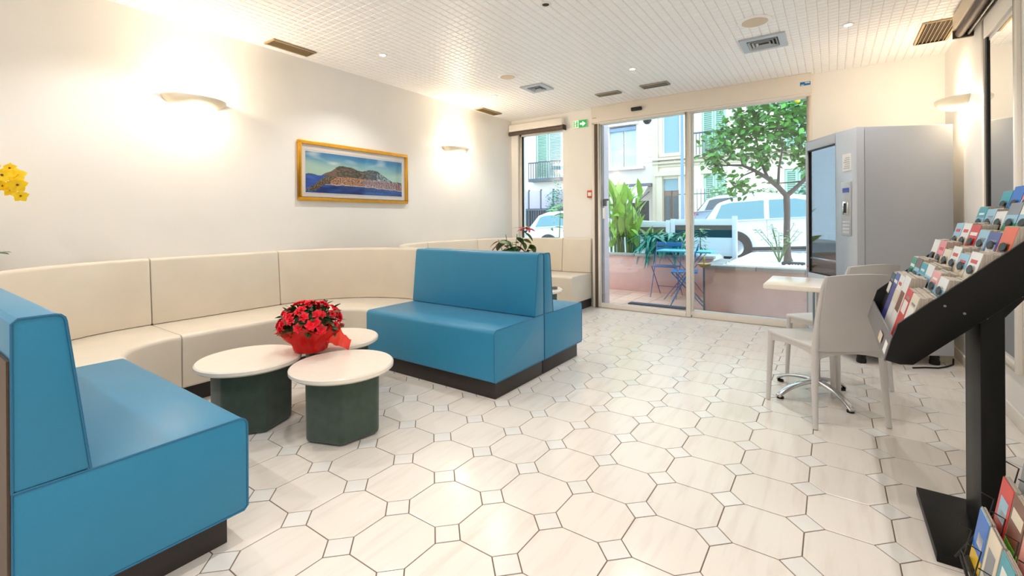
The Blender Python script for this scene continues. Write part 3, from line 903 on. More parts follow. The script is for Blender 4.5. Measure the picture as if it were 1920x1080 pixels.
# the film: a crumpled collar, with a bow end to the right
cr = MB(); vs = []; fs = []
NA, NH = 56, 7
for j in range(NH + 1):
    s_ = j / NH
    for i in range(NA):
        an = 2 * pi * i / NA
        r_ = .088 + .03 * s_ + .07 * s_ ** 3 + nz(cos(an) * 3, sin(an) * 3, s_ * 2) * .045 * (.3 + s_)
        z_ = .003 + .135 * s_ + nz(cos(an) * 2.2 + 5, sin(an) * 2.2, 1) * .05 * s_
        vs.append((r_ * cos(an), r_ * sin(an), z_))
for j in range(NH):
    for i in range(NA):
        fs.append((j * NA + i, j * NA + (i + 1) % NA, (j + 1) * NA + (i + 1) % NA, (j + 1) * NA + i))
cr.add(vs, fs).build('wrapping_film', 'red_film', t, fix=False, smooth=True)
bw = MB(); vs = []; fs = []
for i in range(13):
    s_ = i / 12
    for j in range(5):
        q = j / 4 - .5
        base = V((.09, .05, .125)) + V((.105, .085, -.095)) * s_
        wd = .10 + .03 * sin(s_ * 5)
        vs.append((base.x - q * wd * .25 , base.y + q * wd * .45, base.z + q * wd * .75 + nz(s_ * 4, q * 4) * .03))
for i in range(12):
    for j in range(4):
        fs.append((i * 5 + j, i * 5 + j + 1, (i + 1) * 5 + j + 1, (i + 1) * 5 + j))
bw.add(vs, fs).build('film_corner', 'red_film', t, fix=False, smooth=True)

# ------------------------------------------------------------------ poinsettia beyond the blue bench
rng = random.Random(5)
t = thing('poinsettia', 'poinsettia with few leaves and one red bloom behind the blue bench', 'plant', (-2.76, 3.95, .385))
MB().lathe([(0, 0), (.065, 0), (.085, .13), (.090, .14), (.080, .14), (.076, .12), (0, .12)], 24).build('pot', 'pot_terracotta', t, smooth=True)
MB().lathe([(0, .122), (.075, .122)], 20).build('soil', 'soil', t)
LO = leaf_mesh('leaf', 'leaf_olive', 1, .5, .1, .3, 5)
LD = leaf_mesh('leaf', 'leaf_dark', 1, .5, .1, .3, 5)
LM = leaf_mesh('leaf', 'leaf_maroon', 1, .5, .1, .3, 5)
LR = leaf_mesh('bract', 'bract_red', 1, .42, .1, .2, 5)
ux, uy = cos(YAW), sin(YAW)  # direction across the plant as seen from the seats
tips = [(-.15, .0, .57), (-.07, .05, .62), (.05, -.03, .63), (.13, .02, .66), (.0, -.06, .54), (.19, .0, .52)]
for (a_, b_, c_) in tips:
    p = V((a_ * ux - b_ * uy, a_ * uy + b_ * ux, c_))
    MB().tube([(p.x * .1, p.y * .1, .12), (p.x * .45, p.y * .45, .12 + (c_ - .12) * .5), p], [.006, .005, .003], 6).build('stem', 'stem_green', t, smooth=True)
    for k in range(6):
        an = rng.uniform(0, 2 * pi); h_ = rng.uniform(.62, 1.0)
        q = V((p.x * h_, p.y * h_, .12 + (c_ - .12) * h_))
        link('leaf', rng.choice((LO, LO, LD, LD, LM)), t, mtx=orient(q, (cos(an), sin(an), rng.uniform(-.7, .25)), rng.uniform(-.5, .5), rng.uniform(.11, .17)))
p = V((.15 * ux, .15 * uy, .69))
for k in range(9):
    an = 2 * pi * k / 9
    link('bract', LR, t, mtx=orient(p, (cos(an), sin(an), -.12 + .3 * (k % 2)), 0, .155 if k % 2 else .12))
MB().blob(p + V((0, 0, .01)), .012, 5, 8).build('flower_centre', 'orchid_yellow', t)

# ------------------------------------------------------------------ yellow orchid in the far corner
t = thing('plant_stand', 'slim white plant column in the corner behind the beige bench', 'stand', (-3.80, .385, 0))
MB().lathe([(0, 0), (.09, 0), (.09, .02), (.05, .04), (.045, .84), (.085, .86), (.09, .88), (0, .88)], 28).build('column', 'pot_white', t, smooth=True)
MB().lathe([(0, .88), (.088, .88), (.088, .892), (0, .892)], 28).build('top_disc', 'wood_bark', t, smooth=True)
t = thing('yellow_orchid', 'potted orchid with bright yellow flowers at the left edge', 'plant', (-3.80, .385, .893))
MB().lathe([(0, 0), (.045, 0), (.06, .10), (.064, .105), (.056, .105), (.052, .09), (0, .09)], 24).build('pot', 'pot_white', t, smooth=True)
for k, an in enumerate((.6, 2.2, 3.9, 5.3)):
    link('leaf', LD, t, mtx=orient((0, 0, .09), (cos(an), sin(an), .35), 0, .15))
stem = [(0, 0, .09), (.01, .02, .30), (.03, .04, .46), (.08, .045, .55), (.13, .05, .57)]
MB().tube(stem, [.004, .004, .0035, .003, .002], 6).build('flower_stem', 'stem_green', t, smooth=True)
fl = MB()
op = leaf_mesh('petal', 'orchid_yellow', 1, .95, .1, .15, 4)
for k in range(5):
    an = 2 * pi * k / 5 + pi / 2
    add_mesh(fl, op, orient((0, 0, 0), (cos(an), sin(an), .18), 0, 1 if k else .9))
OF = fl.mesh('flower', 'orchid_yellow', fix=False, smooth=True)
rng = random.Random(3)
for k in range(13):
    q = V((.045 + rng.uniform(-.05, .09), .045 + rng.uniform(-.04, .09), .50 + rng.uniform(-.10, .10)))
    fd = V((1, -.5 + rng.uniform(-.5, .5), rng.uniform(-.3, .4))).normalized()
    f_ = link('flower', OF, t, mtx=M.Translation(q) @ fd.to_track_quat('Z', 'Y').to_matrix().to_4x4() @ M.Scale(rng.uniform(.034, .045), 4))
    MB().blob((0, 0, .12), .14, 4, 6).build('flower_lip', 'leaf_maroon', f_)

# ================================================================== BISTRO TABLE AND CHAIRS
t = thing('cafe_table', 'small cream cafe table on an aluminium star base, between the chairs', 'table', (-.09, 3.615, 0))
MB().prism([(-.278, -.280), (.08, -.285), (.08, .220), (-.272, .217)], .708, .742, 'z').build('table_top', 'tabletop_cream', t, bevel=.008, seg=3)
MB().tube([(.0, 0, .08), (.0, 0, .708)], .021, 16).build('column', 'aluminium', t, smooth=True)
MB().lathe([(.022, .066), (.05, .07), (.052, .085), (.03, .11), (.022, .112)], 24).build('hub', 'aluminium', t, smooth=True)
MB().box(-.13, .06, -.12, .08, .694, .708).build('top_plate', 'black_plastic', t, bevel=.003)
for (fx_, fy_) in ((-.235, .165), (-.205, -.22), (.15, .20), (.185, -.24)):
    L_ = math.hypot(fx_, fy_); an = math.atan2(fy_, fx_)
    am = MB(); vs = []; fs = []
    N = 9
    for k in range(N + 1):
        s_ = k / N
        xx = .03 + (L_ - .03) * s_
        zz = .105 - .025 * s_ - .055 * s_ ** 3
        hh = .016 + .004 * (1 - s_); ww = .028 - .006 * s_
        vs += [(xx, -ww, zz - hh), (xx, ww, zz - hh), (xx, ww * .7, zz), (xx, -ww * .7, zz)]
    for k in range(N):
        for j in range(4):
            fs.append((k * 4 + j, k * 4 + (j + 1) % 4, k * 4 + 4 + (j + 1) % 4, k * 4 + 4 + j))
    fs += [(3, 2, 1, 0), tuple(N * 4 + j for j in range(4))]
    am.add(vs, fs)
    arm = am.build('base_arm', 'aluminium', t, rotz=an, bevel=.005)
    MB().lathe([(0, 0), (.02, 0), (.02, .012), (0, .012)], 14, c=(L_ - .02, 0, 0)).build('foot_pad', 'black_rubber', arm)

def resin_chair(label, x, y, face):
    """face: angle of the direction the sitter looks in"""
    t = thing('resin_chair', label, 'chair', (x, y, 0), face - pi / 2, 'taupe resin chairs')
    # local: x across, y towards the front, origin between the rear feet
    W = .205
    vs = []; fs = []
    nu, nv = 12, 12
    def surf(u, v, off):
        zz = .425 + (.862 - .425 - .016 * (abs(u) ** 2.2)) * v
        half = .186 + .006 * v
        yy = .012 - .085 * v ** 1.2 - .035 * (1 - u * u) * (.4 + .6 * v)
        return (u * half, yy + off, zz)
    for off in (0, -.014):
        for j in range(nv + 1):
            for i in range(nu + 1):
                vs.append(surf(i / nu * 2 - 1, j / nv, off))
    n1 = (nu + 1) * (nv + 1)
    for j in range(nv):
        for i in range(nu):
            k = j * (nu + 1) + i
            fs += [(k, k + 1, k + nu + 2, k + nu + 1), (n1 + k, n1 + k + nu + 1, n1 + k + nu + 2, n1 + k + 1)]
    for i in range(nu):
        fs += [(i, n1 + i, n1 + i + 1, i + 1)]
        k = nv * (nu + 1) + i; fs += [(k, k + 1, n1 + k + 1, n1 + k)]
    for j in range(nv):
        k = j * (nu + 1); fs += [(k, k + nu + 1, n1 + k + nu + 1, n1 + k)]
        k = j * (nu + 1) + nu; fs += [(k, n1 + k, n1 + k + nu + 1, k + nu + 1)]
    MB().add(vs, fs).build('backrest', 'resin_taupe', t, smooth=True)
    # seat: slightly dished slab with a deep arched apron
    s_ = MB()
    s_.prism([(-.185, -.01), (.185, -.01), (.215, .42), (.19, .445), (-.19, .445), (-.215, .42)], .425, .447)
    seat = s_.build('seat', 'resin_taupe', t, bevel=.008, seg=3)
    ap = MB()
    def apron(p0, p1, th):
        d = V((p1[0] - p0[0], p1[1] - p0[1], 0)); Ld = d.length; d.normalize(); nn = V((-d.y, d.x, 0)) * th
        n_ = 8; vv = []; ff = []
        for k in range(n_ + 1):
            s = k / n_; q = V((p0[0], p0[1], 0)) + d * Ld * s
            zb = .380 + .026 * (1 - (2 * s - 1) ** 2)
            for o_ in (V((0, 0, 0)), nn):
                vv += [(q.x + o_.x, q.y + o_.y, zb), (q.x + o_.x, q.y + o_.y, .426)]
        for k in range(n_):
            b0 = k * 4
            ff += [(b0, b0 + 4, b0 + 5, b0 + 1), (b0 + 2, b0 + 3, b0 + 7, b0 + 6), (b0, b0 + 2, b0 + 6, b0 + 4), (b0 + 1, b0 + 5, b0 + 7, b0 + 3)]
        ff += [(0, 1, 3, 2), (n_ * 4, n_ * 4 + 2, n_ * 4 + 3, n_ * 4 + 1)]
        ap.add(vv, ff)
    apron((-.178, 0), (-.208, .42), -.014); apron((.178, 0), (.208, .42), .014)
    apron((-.19, .435), (.19, .435), -.014); apron((-.178, 0.002), (.178, 0.002), .014)
    ap.build('apron', 'resin_taupe', seat)
    for sx in (-1, 1):
        MB().tube([(sx * .2075, -.012, .004), (sx * .198, .006, .22), (sx * .190, .012, .43), (sx * .193, -.012, .60), (sx * .194, -.055, .78), (sx * .188, -.075, .845)],
                  [.013, .017, .021, .015, .011, .007], 10).build('leg', 'resin_taupe', t, smooth=True)
        MB().tube([(sx * .213, .418, .004), (sx * .206, .412, .22), (sx * .196, .405, .43)], [.013, .016, .021], 10).build('leg', 'resin_taupe', t, smooth=True)
    return t
A1 = math.atan2(.80, -.598)
resin_chair('nearer taupe resin chair seen from behind, at the cafe table', .078, 3.139, A1)
resin_chair('farther taupe resin chair with a cream lit backrest, beyond the cafe table', .165, 3.81, math.atan2(.70, -.71))
# ================================================================== VENDING MACHINE
AV = R(28.5)
t = thing('vending_machine', 'tall grey vending machine with dark glass front standing across the room corner', 'vending machine', (.16, 4.545, 0), AV)
VW, VD, VT = .775, .70, 1.883
MB().box(.062, VD, .004, VW - .004, .078, VT).build('cabinet', 'machine_grey', t, bevel=.006)
gy0, gy1, gz0, gz1 = .285, .745, .645, 1.80
d_ = MB()
for (y0, y1, z0, z1) in ((0, gy0, .085, VT), (gy1, VW, .085, VT), (gy0, gy1, gz1, VT), (gy0, gy1, .085, gz0)):
    d_.box(0, .058, y0, y1, z0, z1)
dr = d_.build('front_door', 'machine_panel', t, bevel=.004)
MB().box(.020, .026, gy0, gy1, gz0, gz1).build('window_pane', 'machine_glass', dr)
MB().box(.054, .058, gy0, gy1, gz0, gz1).build('dark_interior', 'cover_dark', dr)
gk = MB()
for (y0, y1, z0, z1) in ((gy0, gy0 + .012, gz0, gz1), (gy1 - .012, gy1, gz0, gz1), (gy0, gy1, gz1 - .012, gz1), (gy0, gy1, gz0, gz0 + .012)):
    gk.box(.012, .022, y0, y1, z0, z1)
gk.build('window_gasket', 'black_plastic', dr)
MB().box(.014, .02, gy0 + .012, gy1 - .012, .775, .792).build('lower_rail', 'aluminium', dr, bevel=.002)
for k in range(4):
    MB().box(.034, .050, gy0 + .015, gy1 - .015, .98 + .2 * k, .988 + .2 * k).build('inner_shelf', 'vent_dark', dr)
MB().box(-.003, .0, .068, .182, 1.545, 1.685).build('paper_notice', 'paper_white', dr)
nt_ = MB()
for k in range(6):
    nt_.box(-.0042, -.0028, .085, .165 - .012 * (k % 3), 1.565 + .017 * k, 1.568 + .017 * k)
nt_.build('notice_print', 'grey_acrylic', dr)
cp = MB().box(-.008, .0, .066, .198, 1.015, 1.455).build('control_panel', 'machine_grey', dr, bevel=.004)
MB().box(-.010, -.007, .085, .172, 1.368, 1.405).build('display', 'screen_blue', cp)
MB().box(-.016, -.007, .092, .165, 1.185, 1.295).build('coin_plate', 'chrome', cp, bevel=.004)
MB().box(-.018, -.015, .112, .145, 1.20, 1.28).build('coin_slot', 'vent_dark', cp)
for k in range(4):
    MB().box(-.0105, -.0075, .082, .172, 1.03 + .028 * k, 1.050 + .028 * k).build('key_row', 'machine_panel', cp, bevel=.002)
MB().lathe([(0, 0), (.008, 0), (.009, .006), (0, .007)], 12, mtx=M.Translation((-.001, .74, .70)) @ M.Rotation(-pi / 2, 4, 'Y')).build('lock', 'red_box', dr)
MB().box(.0, .004, .03, VW - .03, .10, .115).build('kick_line', 'vent_dark', dr)
for (lx, ly) in ((.055, .05), (.59, .05), (.055, VW - .05), (.59, VW - .05)):
    MB().lathe([(.03, 0), (.034, .004), (.034, .03), (.03, .034), (.03, .079)], 16, c=(lx, ly, 0)).build('foot', 'black_rubber', t, smooth=True)
t = thing('power_cable', 'black cable on the floor under the vending machine', 'cable', (.60, 4.80, 0))
MB().tube([(-.10, -.16, .006), (-.02, -.10, .007), (.06, -.06, .006), (.12, .02, .006), (.17, .12, .006), (.20, .3, .006)], .006, 8).build('cord', 'black_rubber', t, smooth=True)

# ================================================================== BROCHURE STAND (black, stepped tray)
t = thing('brochure_stand', 'black floor stand with a sloping stepped tray full of leaflets', 'stand', (.44, 2.31, 0))
sx0, sy0 = .44, 2.31
MB().box(.282 - sx0, .72 - sx0, 2.08 - sy0, 2.54 - sy0, 0, .032).build('base_plate', 'black_lacquer', t, bevel=.002)
MB().box(.412 - sx0, .472 - sx0, 2.20 - sy0, 2.42 - sy0, .032, .93).build('post', 'black_lacquer', t, bevel=.003)
TY0, TY1 = 2.08, 2.98
x_hi = .80
def side_poly():
    return [(.150 - sx0, .658), (.166 - sx0, .725), (.185 - sx0, .790), (x_hi - sx0, 1.385), (x_hi - sx0, 1.228), (.225 - sx0, .655), (.19 - sx0, .650)]
for yy in (TY0, TY1):
    sp = MB().prism(side_poly(), yy - sy0 - .009, yy - sy0 + .009, 'y').build('side_panel', 'black_lacquer', t, bevel=.0015)
    for (px_, pz_) in ((.305, .865), (.352, .845)):
        MB().lathe([(0, 0), (.004, 0), (.004, .002), (0, .003)], 10, mtx=M.Translation((px_ - sx0, yy - sy0 - .0092, pz_)) @ M.Rotation(pi / 2, 4, 'X')).build('screw', 'grey_acrylic', sp)
MB().prism([(.205 - sx0, .655), (.228 - sx0, .659), (x_hi - sx0, 1.230), (x_hi - sx0, 1.240), (.213 - sx0, .662)], TY0 + .009 - sy0, TY1 - .009 - sy0, 'y').build('tray_board', 'black_lacquer', t)
MB().prism([(.146 - sx0, .655), (.152 - sx0, .650), (.174 - sx0, .735), (.168 - sx0, .738)], TY0 - sy0 + .002, TY1 - sy0 - .002, 'y').build('front_lip', 'grey_acrylic', t)
MB().prism([(.1485 - sx0, .672), (.1495 - sx0, .671), (.160 - sx0, .711), (.159 - sx0, .712)], 2.10 - sy0, 2.17 - sy0, 'y').build('label_card', 'paper_white', t)
MB().prism([(.1470 - sx0, .675), (.1478 - sx0, .674), (.157 - sx0, .708), (.1562 - sx0, .709)], 2.26 - sy0, 2.36 - sy0, 'y').build('lip_marks', 'blind_beige', t)
MB().prism([(.395 - sx0, .82), (.53 - sx0, .955), (.53 - sx0, .90), (.475 - sx0, .82)], 2.215 - sy0, 2.405 - sy0, 'y').build('bracket', 'black_lacquer', t)

# tiers: a floor and a black back rest each; leaflets lean back at LEAN from the vertical
STEP = .078
LEAN = R(16)
TN = 6
for k in range(TN):
    bx = .178 + STEP * k; bz = .662 + STEP * k
    MB().prism([(bx + .004 - sx0, bz + .012), (bx + STEP - .002 - sx0, bz + .012), (bx + STEP - .002 - sx0, bz + .018), (bx + .004 - sx0, bz + .018)], TY0 + .009 - sy0, TY1 - .009 - sy0, 'y').build('shelf', 'grey_acrylic', t)
    for y_ in [TY0 + .009 + .0735 + .147 * j for j in range(6)]:
        if k:  # rounded black retaining tabs in front of every tier
            hz = bz + .21
            MB().lathe([(0, 0), (.017, 0), (.020, .0015), (.017, .003), (0, .003)], 12, sy=1.9, sx=.8,
                       mtx=M.Translation((bx + .045 - sx0, y_ - sy0 - .01, hz - .045)) @ M.Rotation(-pi / 2 + LEAN, 4, 'Y')).build('retaining_tab', 'black_plastic', t)

mat('page_edges', '#b5aca0', 0.7, var=0.22, vscale=9, stretch=(60, .6, .6))
for nm, c in (('cover_white', '#f3f1ee'), ('cover_teal', '#3aa2b4'), ('cover_red', '#d8302a'), ('cover_orange', '#e8643c'), ('cover_pink', '#ee8d97'), ('cover_blue', '#1d6fd0'), ('cover_sky', '#9cc9e2'),
              ('cover_green', '#2f8f66'), ('cover_cream', '#ece0c8'), ('cover_violet', '#4a4f9c'), ('cover_brown', '#7a4a34'), ('cover_yellow', '#f0c419'), ('cover_grey', '#8c8f96'), ('cover_coral', '#f2a49a'), ('cover_lime', '#7ed03c'), ('cover_black', '#1b1a1d')):
    mat(nm, c, 0.32, var=0.05, vscale=14)

NAMES = {'cover_white': 'white', 'cover_teal': 'teal', 'cover_red': 'red', 'cover_orange': 'orange', 'cover_pink': 'pink', 'cover_blue': 'blue', 'cover_sky': 'pale blue', 'cover_green': 'green', 'cover_cream': 'cream',
         'cover_violet': 'violet', 'cover_brown': 'brown', 'cover_yellow': 'yellow', 'cover_grey': 'grey', 'cover_coral': 'coral', 'cover_lime': 'lime green', 'cover_black': 'black'}
ORD = ['first', 'second', 'third', 'fourth', 'fifth', 'sixth', 'seventh', 'eighth']
TIER = ['lowest', 'second', 'third', 'fourth', 'fifth', 'top']

def leaflet(label, loc, th, wd, hg, cover, art, lean, rotz=0.0, group='leaflets in the black brochure stand', fan=0.0):
    """a pile of leaflets: thickness along x (front at x=0 faces -x), width along y, leaning towards +x"""
    t = thing('leaflet_pile', label, 'leaflets', loc, rotz, group)
    mx = M.Shear('XY', 4, (math.tan(lean), 0)) if False else M(((1, 0, math.tan(lean), 0), (0, 1, 0, 0), (0, 0, 1, 0), (0, 0, 0, 1)))
    b_ = MB(); n_ = 6
    for j in range(n_):   # sheets bundled in slightly uneven bunches
        x0 = .0015 + (th - .0015) * j / n_; x1 = .0015 + (th - .0015) * (j + .96) / n_
        dz = (rng.random() - .5) * .008 - fan * j
        b_.box(x0, x1, -wd / 2, wd / 2, 0, hg + dz, 0, mx)
    b_.build('pages', 'page_edges', t)
    cv = MB().box(0, .0014, -wd / 2, wd / 2, 0, hg, 0, mx).build('cover', cover, t)
    for i, (m_, y0, y1, z0, z1) in enumerate(art):
        MB().box(-.0006, .0002, -wd / 2 + wd * y0, -wd / 2 + wd * y1, hg * z0, hg * z1, 0, mx).build('cover_print', m_, cv)
    return t

rng = random.Random(21)
BLOCKS = [
    [('cover_white', .1, .9, .80, .86)], [('cover_white', .15, .85, .55, .78), ('cover_grey', .15, .7, .82, .86)],
    [('cover_sky', 0, 1, .45, .78), ('cover_white', .2, .8, .84, .88)], [('cover_brown', .12, .88, .40, .74)],
    [('cover_cream', 0, 1, .5, .72), ('cover_red', .2, .8, .82, .88)], [('cover_green', 0, 1, .40, .66), ('cover_sky', 0, 1, .66, .80)]]
# tier -> covers from the side nearest the camera to the far side
PLAN = [
    ['cover_cream', 'cover_red', 'cover_white', 'cover_white', 'cover_violet', 'cover_black'],
    ['cover_white', 'cover_coral', 'cover_white', 'cover_teal', 'cover_brown', 'cover_green', 'cover_sky', 'cover_cream'],
    ['cover_white', 'cover_sky', 'cover_white', 'cover_cream', 'cover_pink', 'cover_white', 'cover_teal', 'cover_sky'],
    ['cover_orange', 'cover_violet', 'cover_sky', 'cover_red', 'cover_white', 'cover_sky', 'cover_white', 'cover_grey'],
    ['cover_pink', 'cover_white', 'cover_grey', 'cover_white', 'cover_sky', 'cover_teal', 'cover_cream', 'cover_white'],
    ['cover_blue', 'cover_brown', 'cover_white', 'cover_pink', 'cover_blue', 'cover_teal'],
]
for k in range(TN):
    bx = .178 + STEP * k; bz = .662 + STEP * k + .0185
    for j in range(6):
        y_ = TY0 + .009 + .0735 + .147 * j
        c = PLAN[k][j]
        art = rng.choice([b for b in BLOCKS if b[0][0] != c and b[-1][0] != c])
        hg = .20 + rng.uniform(-.012, .02) + (.02 if k == 0 and j > 1 else 0)
        if k == TN - 1 and j == 4:
            art = [('cover_white', .3, .72, .60, .63), ('cover_white', .42, .60, .64, .67), ('cover_white', .46, .54, .67, .69)]
        pos = 'nearest the camera' if j == 0 else ('at the far end' if j == 5 else ORD[j] + ' from the camera')
        leaflet('%s leaflets in the %s tier of the black stand, %s' % (NAMES[c], TIER[k], pos), (bx + .008, y_, bz), STEP - .030 if k else .05, .138, hg, c, art, LEAN)

# ================================================================== LOW WIRE RACK IN THE CORNER OF THE PICTURE
t = thing('wire_rack', 'low black wire leaflet rack at the right edge of the picture', 'rack', (.58, 1.55, 0))
RX, RY = .58, 1.55
def rk(x, y, z): return (x - RX, y - RY, z)
ry0, ry1 = 1.22, 1.84
rows = [(.315, .182), (.360, .285), (.408, .385), (.456, .485), (.504, .585)]
fr = MB()
for yy in (ry0, ry1):
    fr.tube([rk(.290, yy, .165), rk(.565, yy, .675)], 0.004, 8)
    fr.tube([rk(.300, yy, .185), rk(.34, yy, .006), rk(.72, yy, .006), rk(.555, yy, .66)], .005, 8)
fr.tube([rk(.34, ry0, .006), rk(.34, ry1, .006)], .005, 8).tube([rk(.72, ry0, .006), rk(.72, ry1, .006)], .005, 8)
fr.build('frame', 'black_plastic', t, smooth=True)
for (x_, z_) in rows:
    MB().tube([rk(x_ - .012, ry0, z_ + .01), rk(x_ - .012, ry1, z_ + .01)], .0024, 8).build('row_wire', 'black_plastic', t, smooth=True)
    MB().box(x_ - .012 - RX, x_ + .022 - RX, ry0 - RY, ry1 - RY, z_ - .004, z_ - .001).build('row_floor', 'black_plastic', t)
    for j in range(6):
        y_ = ry1 - .052 - .103 * j
        MB().tube([rk(x_ - .012, y_ + .02, z_ + .01), rk(x_ + .004, y_ + .02, z_ + .09), rk(x_ - .022, y_ + .012, z_ + .105)], .0017, 6).build('retaining_wire', 'black_plastic', t, smooth=True)
PLAN2 = [['cover_sky', 'cover_cream', 'cover_teal', 'cover_white', 'cover_grey', 'cover_pink'],
         ['cover_red', 'cover_brown', 'cover_coral', 'cover_white', 'cover_pink', 'cover_sky'],
         ['cover_grey', 'cover_cream', 'cover_pink', 'cover_coral', 'cover_white', 'cover_teal'],
         ['cover_cream', 'cover_white', 'cover_brown', 'cover_pink', 'cover_grey', 'cover_sky'],
         ['cover_white', 'cover_coral', 'cover_cream', 'cover_sky', 'cover_white', 'cover_pink']]
ART2 = {(0, 0): [('cover_yellow', 0, 1, 0, .26), ('cover_blue', 0, 1, .26, .98), ('cover_white', .2, .7, .40, .62)], (1, 0): [('cover_sky', .15, .8, .30, .70), ('cover_white', .2, .6, .34, .5)],
        (1, 1): [('cover_lime', 0, 1, 0, .22), ('cover_cream', .1, .9, .6, .8)], (0, 1): [('cover_grey', .2, .8, .2, .7)], (2, 0): [('cover_orange', .25, .75, .45, .85)], (0, 2): [('cover_white', .2, .8, .5, .8)]}
for k, (x_, z_) in enumerate(rows):
    for j in range(6):
        y_ = ry1 - .052 - .103 * j
        c = PLAN2[k][j]
        art = ART2.get((k, j)) or rng.choice([b for b in BLOCKS if b[0][0] != c])
        nm_ = 'blue and yellow' if (k, j) == (0, 0) else NAMES[c]
        leaflet('%s leaflets in the wire rack, %s row, %s from its far end' % (nm_, ['lowest', 'second', 'third', 'fourth', 'top'][k], ORD[j]), (x_ + .004, y_, z_), .013, .094, .15, c, art, R(9), group='leaflets in the low wire rack')
# ================================================================== OUTSIDE: TERRACE
rng = random.Random(9)
YO = YB + 0.2           # outer face of the street wall
# terrace of terracotta tiles
ter = struct('terrace', MB().box(-3.6, -1.0, YO - .08, 7.25, -0.10, -0.004), 'coping_grey', label='pink tiled terrace between the door and the planters')
TT = MB().prism([(-.122, -.122), (.122, -.122), (.122, .122), (-.122, .122)], -.008, 0).mesh('tile', 'terrace_tile', bevel=.003, seg=1)
for i in range(10):
    for j in range(6):
        link('terrace_tile', TT, ter, (-3.47 + .25 * i, YO + .06 + .25 * j, 0))
struct('ground', MB().box(-26, 18, 5.9, 9.7, -.3, -.12), 'pavement')
# our own front wall seen from outside: pink reveal left of the door
struct('wall_porch', MB().box(-2.75, -2.55, YO, YO + .16, 0, 2.6), 'facade_lilac')

t = thing('door_mat', 'dark navy door mat on the terrace in front of the glass door', 'mat', (-1.92, 6.09, 0))
MB().box(-.38, .38, -.055, .075, 0.0, .014).build('rubber_edge', 'black_rubber', t, bevel=.004)
MB().box(-.365, .365, -.042, .062, .0135, .018).build('bristles', 'mat_navy', t)

def pebbles(parent, poly, z, n, seed):
    r_ = random.Random(seed); b_ = MB()
    xs = [p[0] for p in poly]; ys = [p[1] for p in poly]
    oct_v = [(1, 0, 0), (-1, 0, 0), (0, 1, 0), (0, -1, 0), (0, 0, 1), (0, 0, -.3)]
    oct_f = [(0, 2, 4), (2, 1, 4), (1, 3, 4), (3, 0, 4), (2, 0, 5), (1, 2, 5), (3, 1, 5), (0, 3, 5)]
    for k in range(n):
        x, y = r_.uniform(min(xs), max(xs)), r_.uniform(min(ys), max(ys))
        s_ = r_.uniform(.012, .024)
        mx = M.Translation((x, y, z)) @ M.Rotation(r_.uniform(0, 6), 4, 'Z') @ M.Diagonal((s_ * 1.3, s_, s_ * .75, 1))
        b_.add(oct_v, oct_f, 0, mx)
    o = b_.build('pebbles', 'pebble_white', parent, fix=False); o['kind'] = 'stuff'

# back planter with pink rendered front
t = thing('planter_wall', 'pink rendered planter wall with grey coping at the back of the terrace', 'planter', (-2.4, 7.21, 0))
b_ = MB(); b_.box(-1.4, .95, 0, .10, 0, .56).box(-1.4, .95, .75, .85, -.1, .56).box(-1.4, -1.3, .1, .75, 0, .56)
b_.build('rendered_wall', 'pink_render', t, bevel=.004)
for k in range(4):
    MB().box(-1.42 + .60 * k, -1.42 + .60 * k + .593, -.025, .125, .56, .605).build('coping_slab', 'coping_grey', t, bevel=.006)
MB().box(-1.3, .95, .1, .75, .30, .575).build('gravel_bed', 'pebble_white', t)
pebbles(t, [(-1.28, .14), (.93, .74)], .578, 900, 1)

# right planter
PX0 = -1.325
t = thing('planter_wall', 'pink rendered planter with white pebbles right of the glass door', 'planter', (.3, 6.14, 0))
b_ = MB(); b_.box(PX0 - .3, 1.6, 0, .12, 0, .53).box(PX0 - .3, PX0 - .18, .12, 1.05, 0, .53).box(PX0 - .3, -1.43, 1.78, 1.88, -.1, .53).box(-1.53, -1.43, 1.88, 3.2, -.1, .53).box(-1.53, 1.6, 3.2, 3.3, -.1, .53)
b_.build('rendered_wall', 'pink_render', t, bevel=.004)
for k in range(5):
    MB().box(PX0 - .32 + .60 * k, PX0 - .32 + .60 * k + .593, -.03, .15, .53, .578).build('coping_slab', 'coping_grey', t, bevel=.006)
for k in range(2):
    MB().box(PX0 - .32, PX0 - .16, .155 + .46 * k, .155 + .46 * k + .453, .53, .578).build('coping_slab', 'coping_grey', t, bevel=.006)
MB().box(PX0 - .18, 1.6, .12, 1.78, .30, .545).box(-1.43, 1.6, 1.78, 3.2, .30, .545).build('gravel_bed', 'pebble_white', t)
pebbles(t, [(PX0 - .16, .16), (1.2, 1.77)], .550, 2600, 2)
pebbles(t, [(-1.41, 1.78), (1.2, 3.18)], .550, 1600, 3)
t = thing('ground_light', 'low dark spotlight box lying on the white pebbles by the tree', 'lamp', (-.42, 7.0, .552))
MB().box(-.13, .13, -.06, .06, 0, .035).build('housing', 'cover_dark', t, bevel=.008)
MB().box(-.11, .11, -.045, .045, .035, .039).build('lens', 'dark_pane', t)

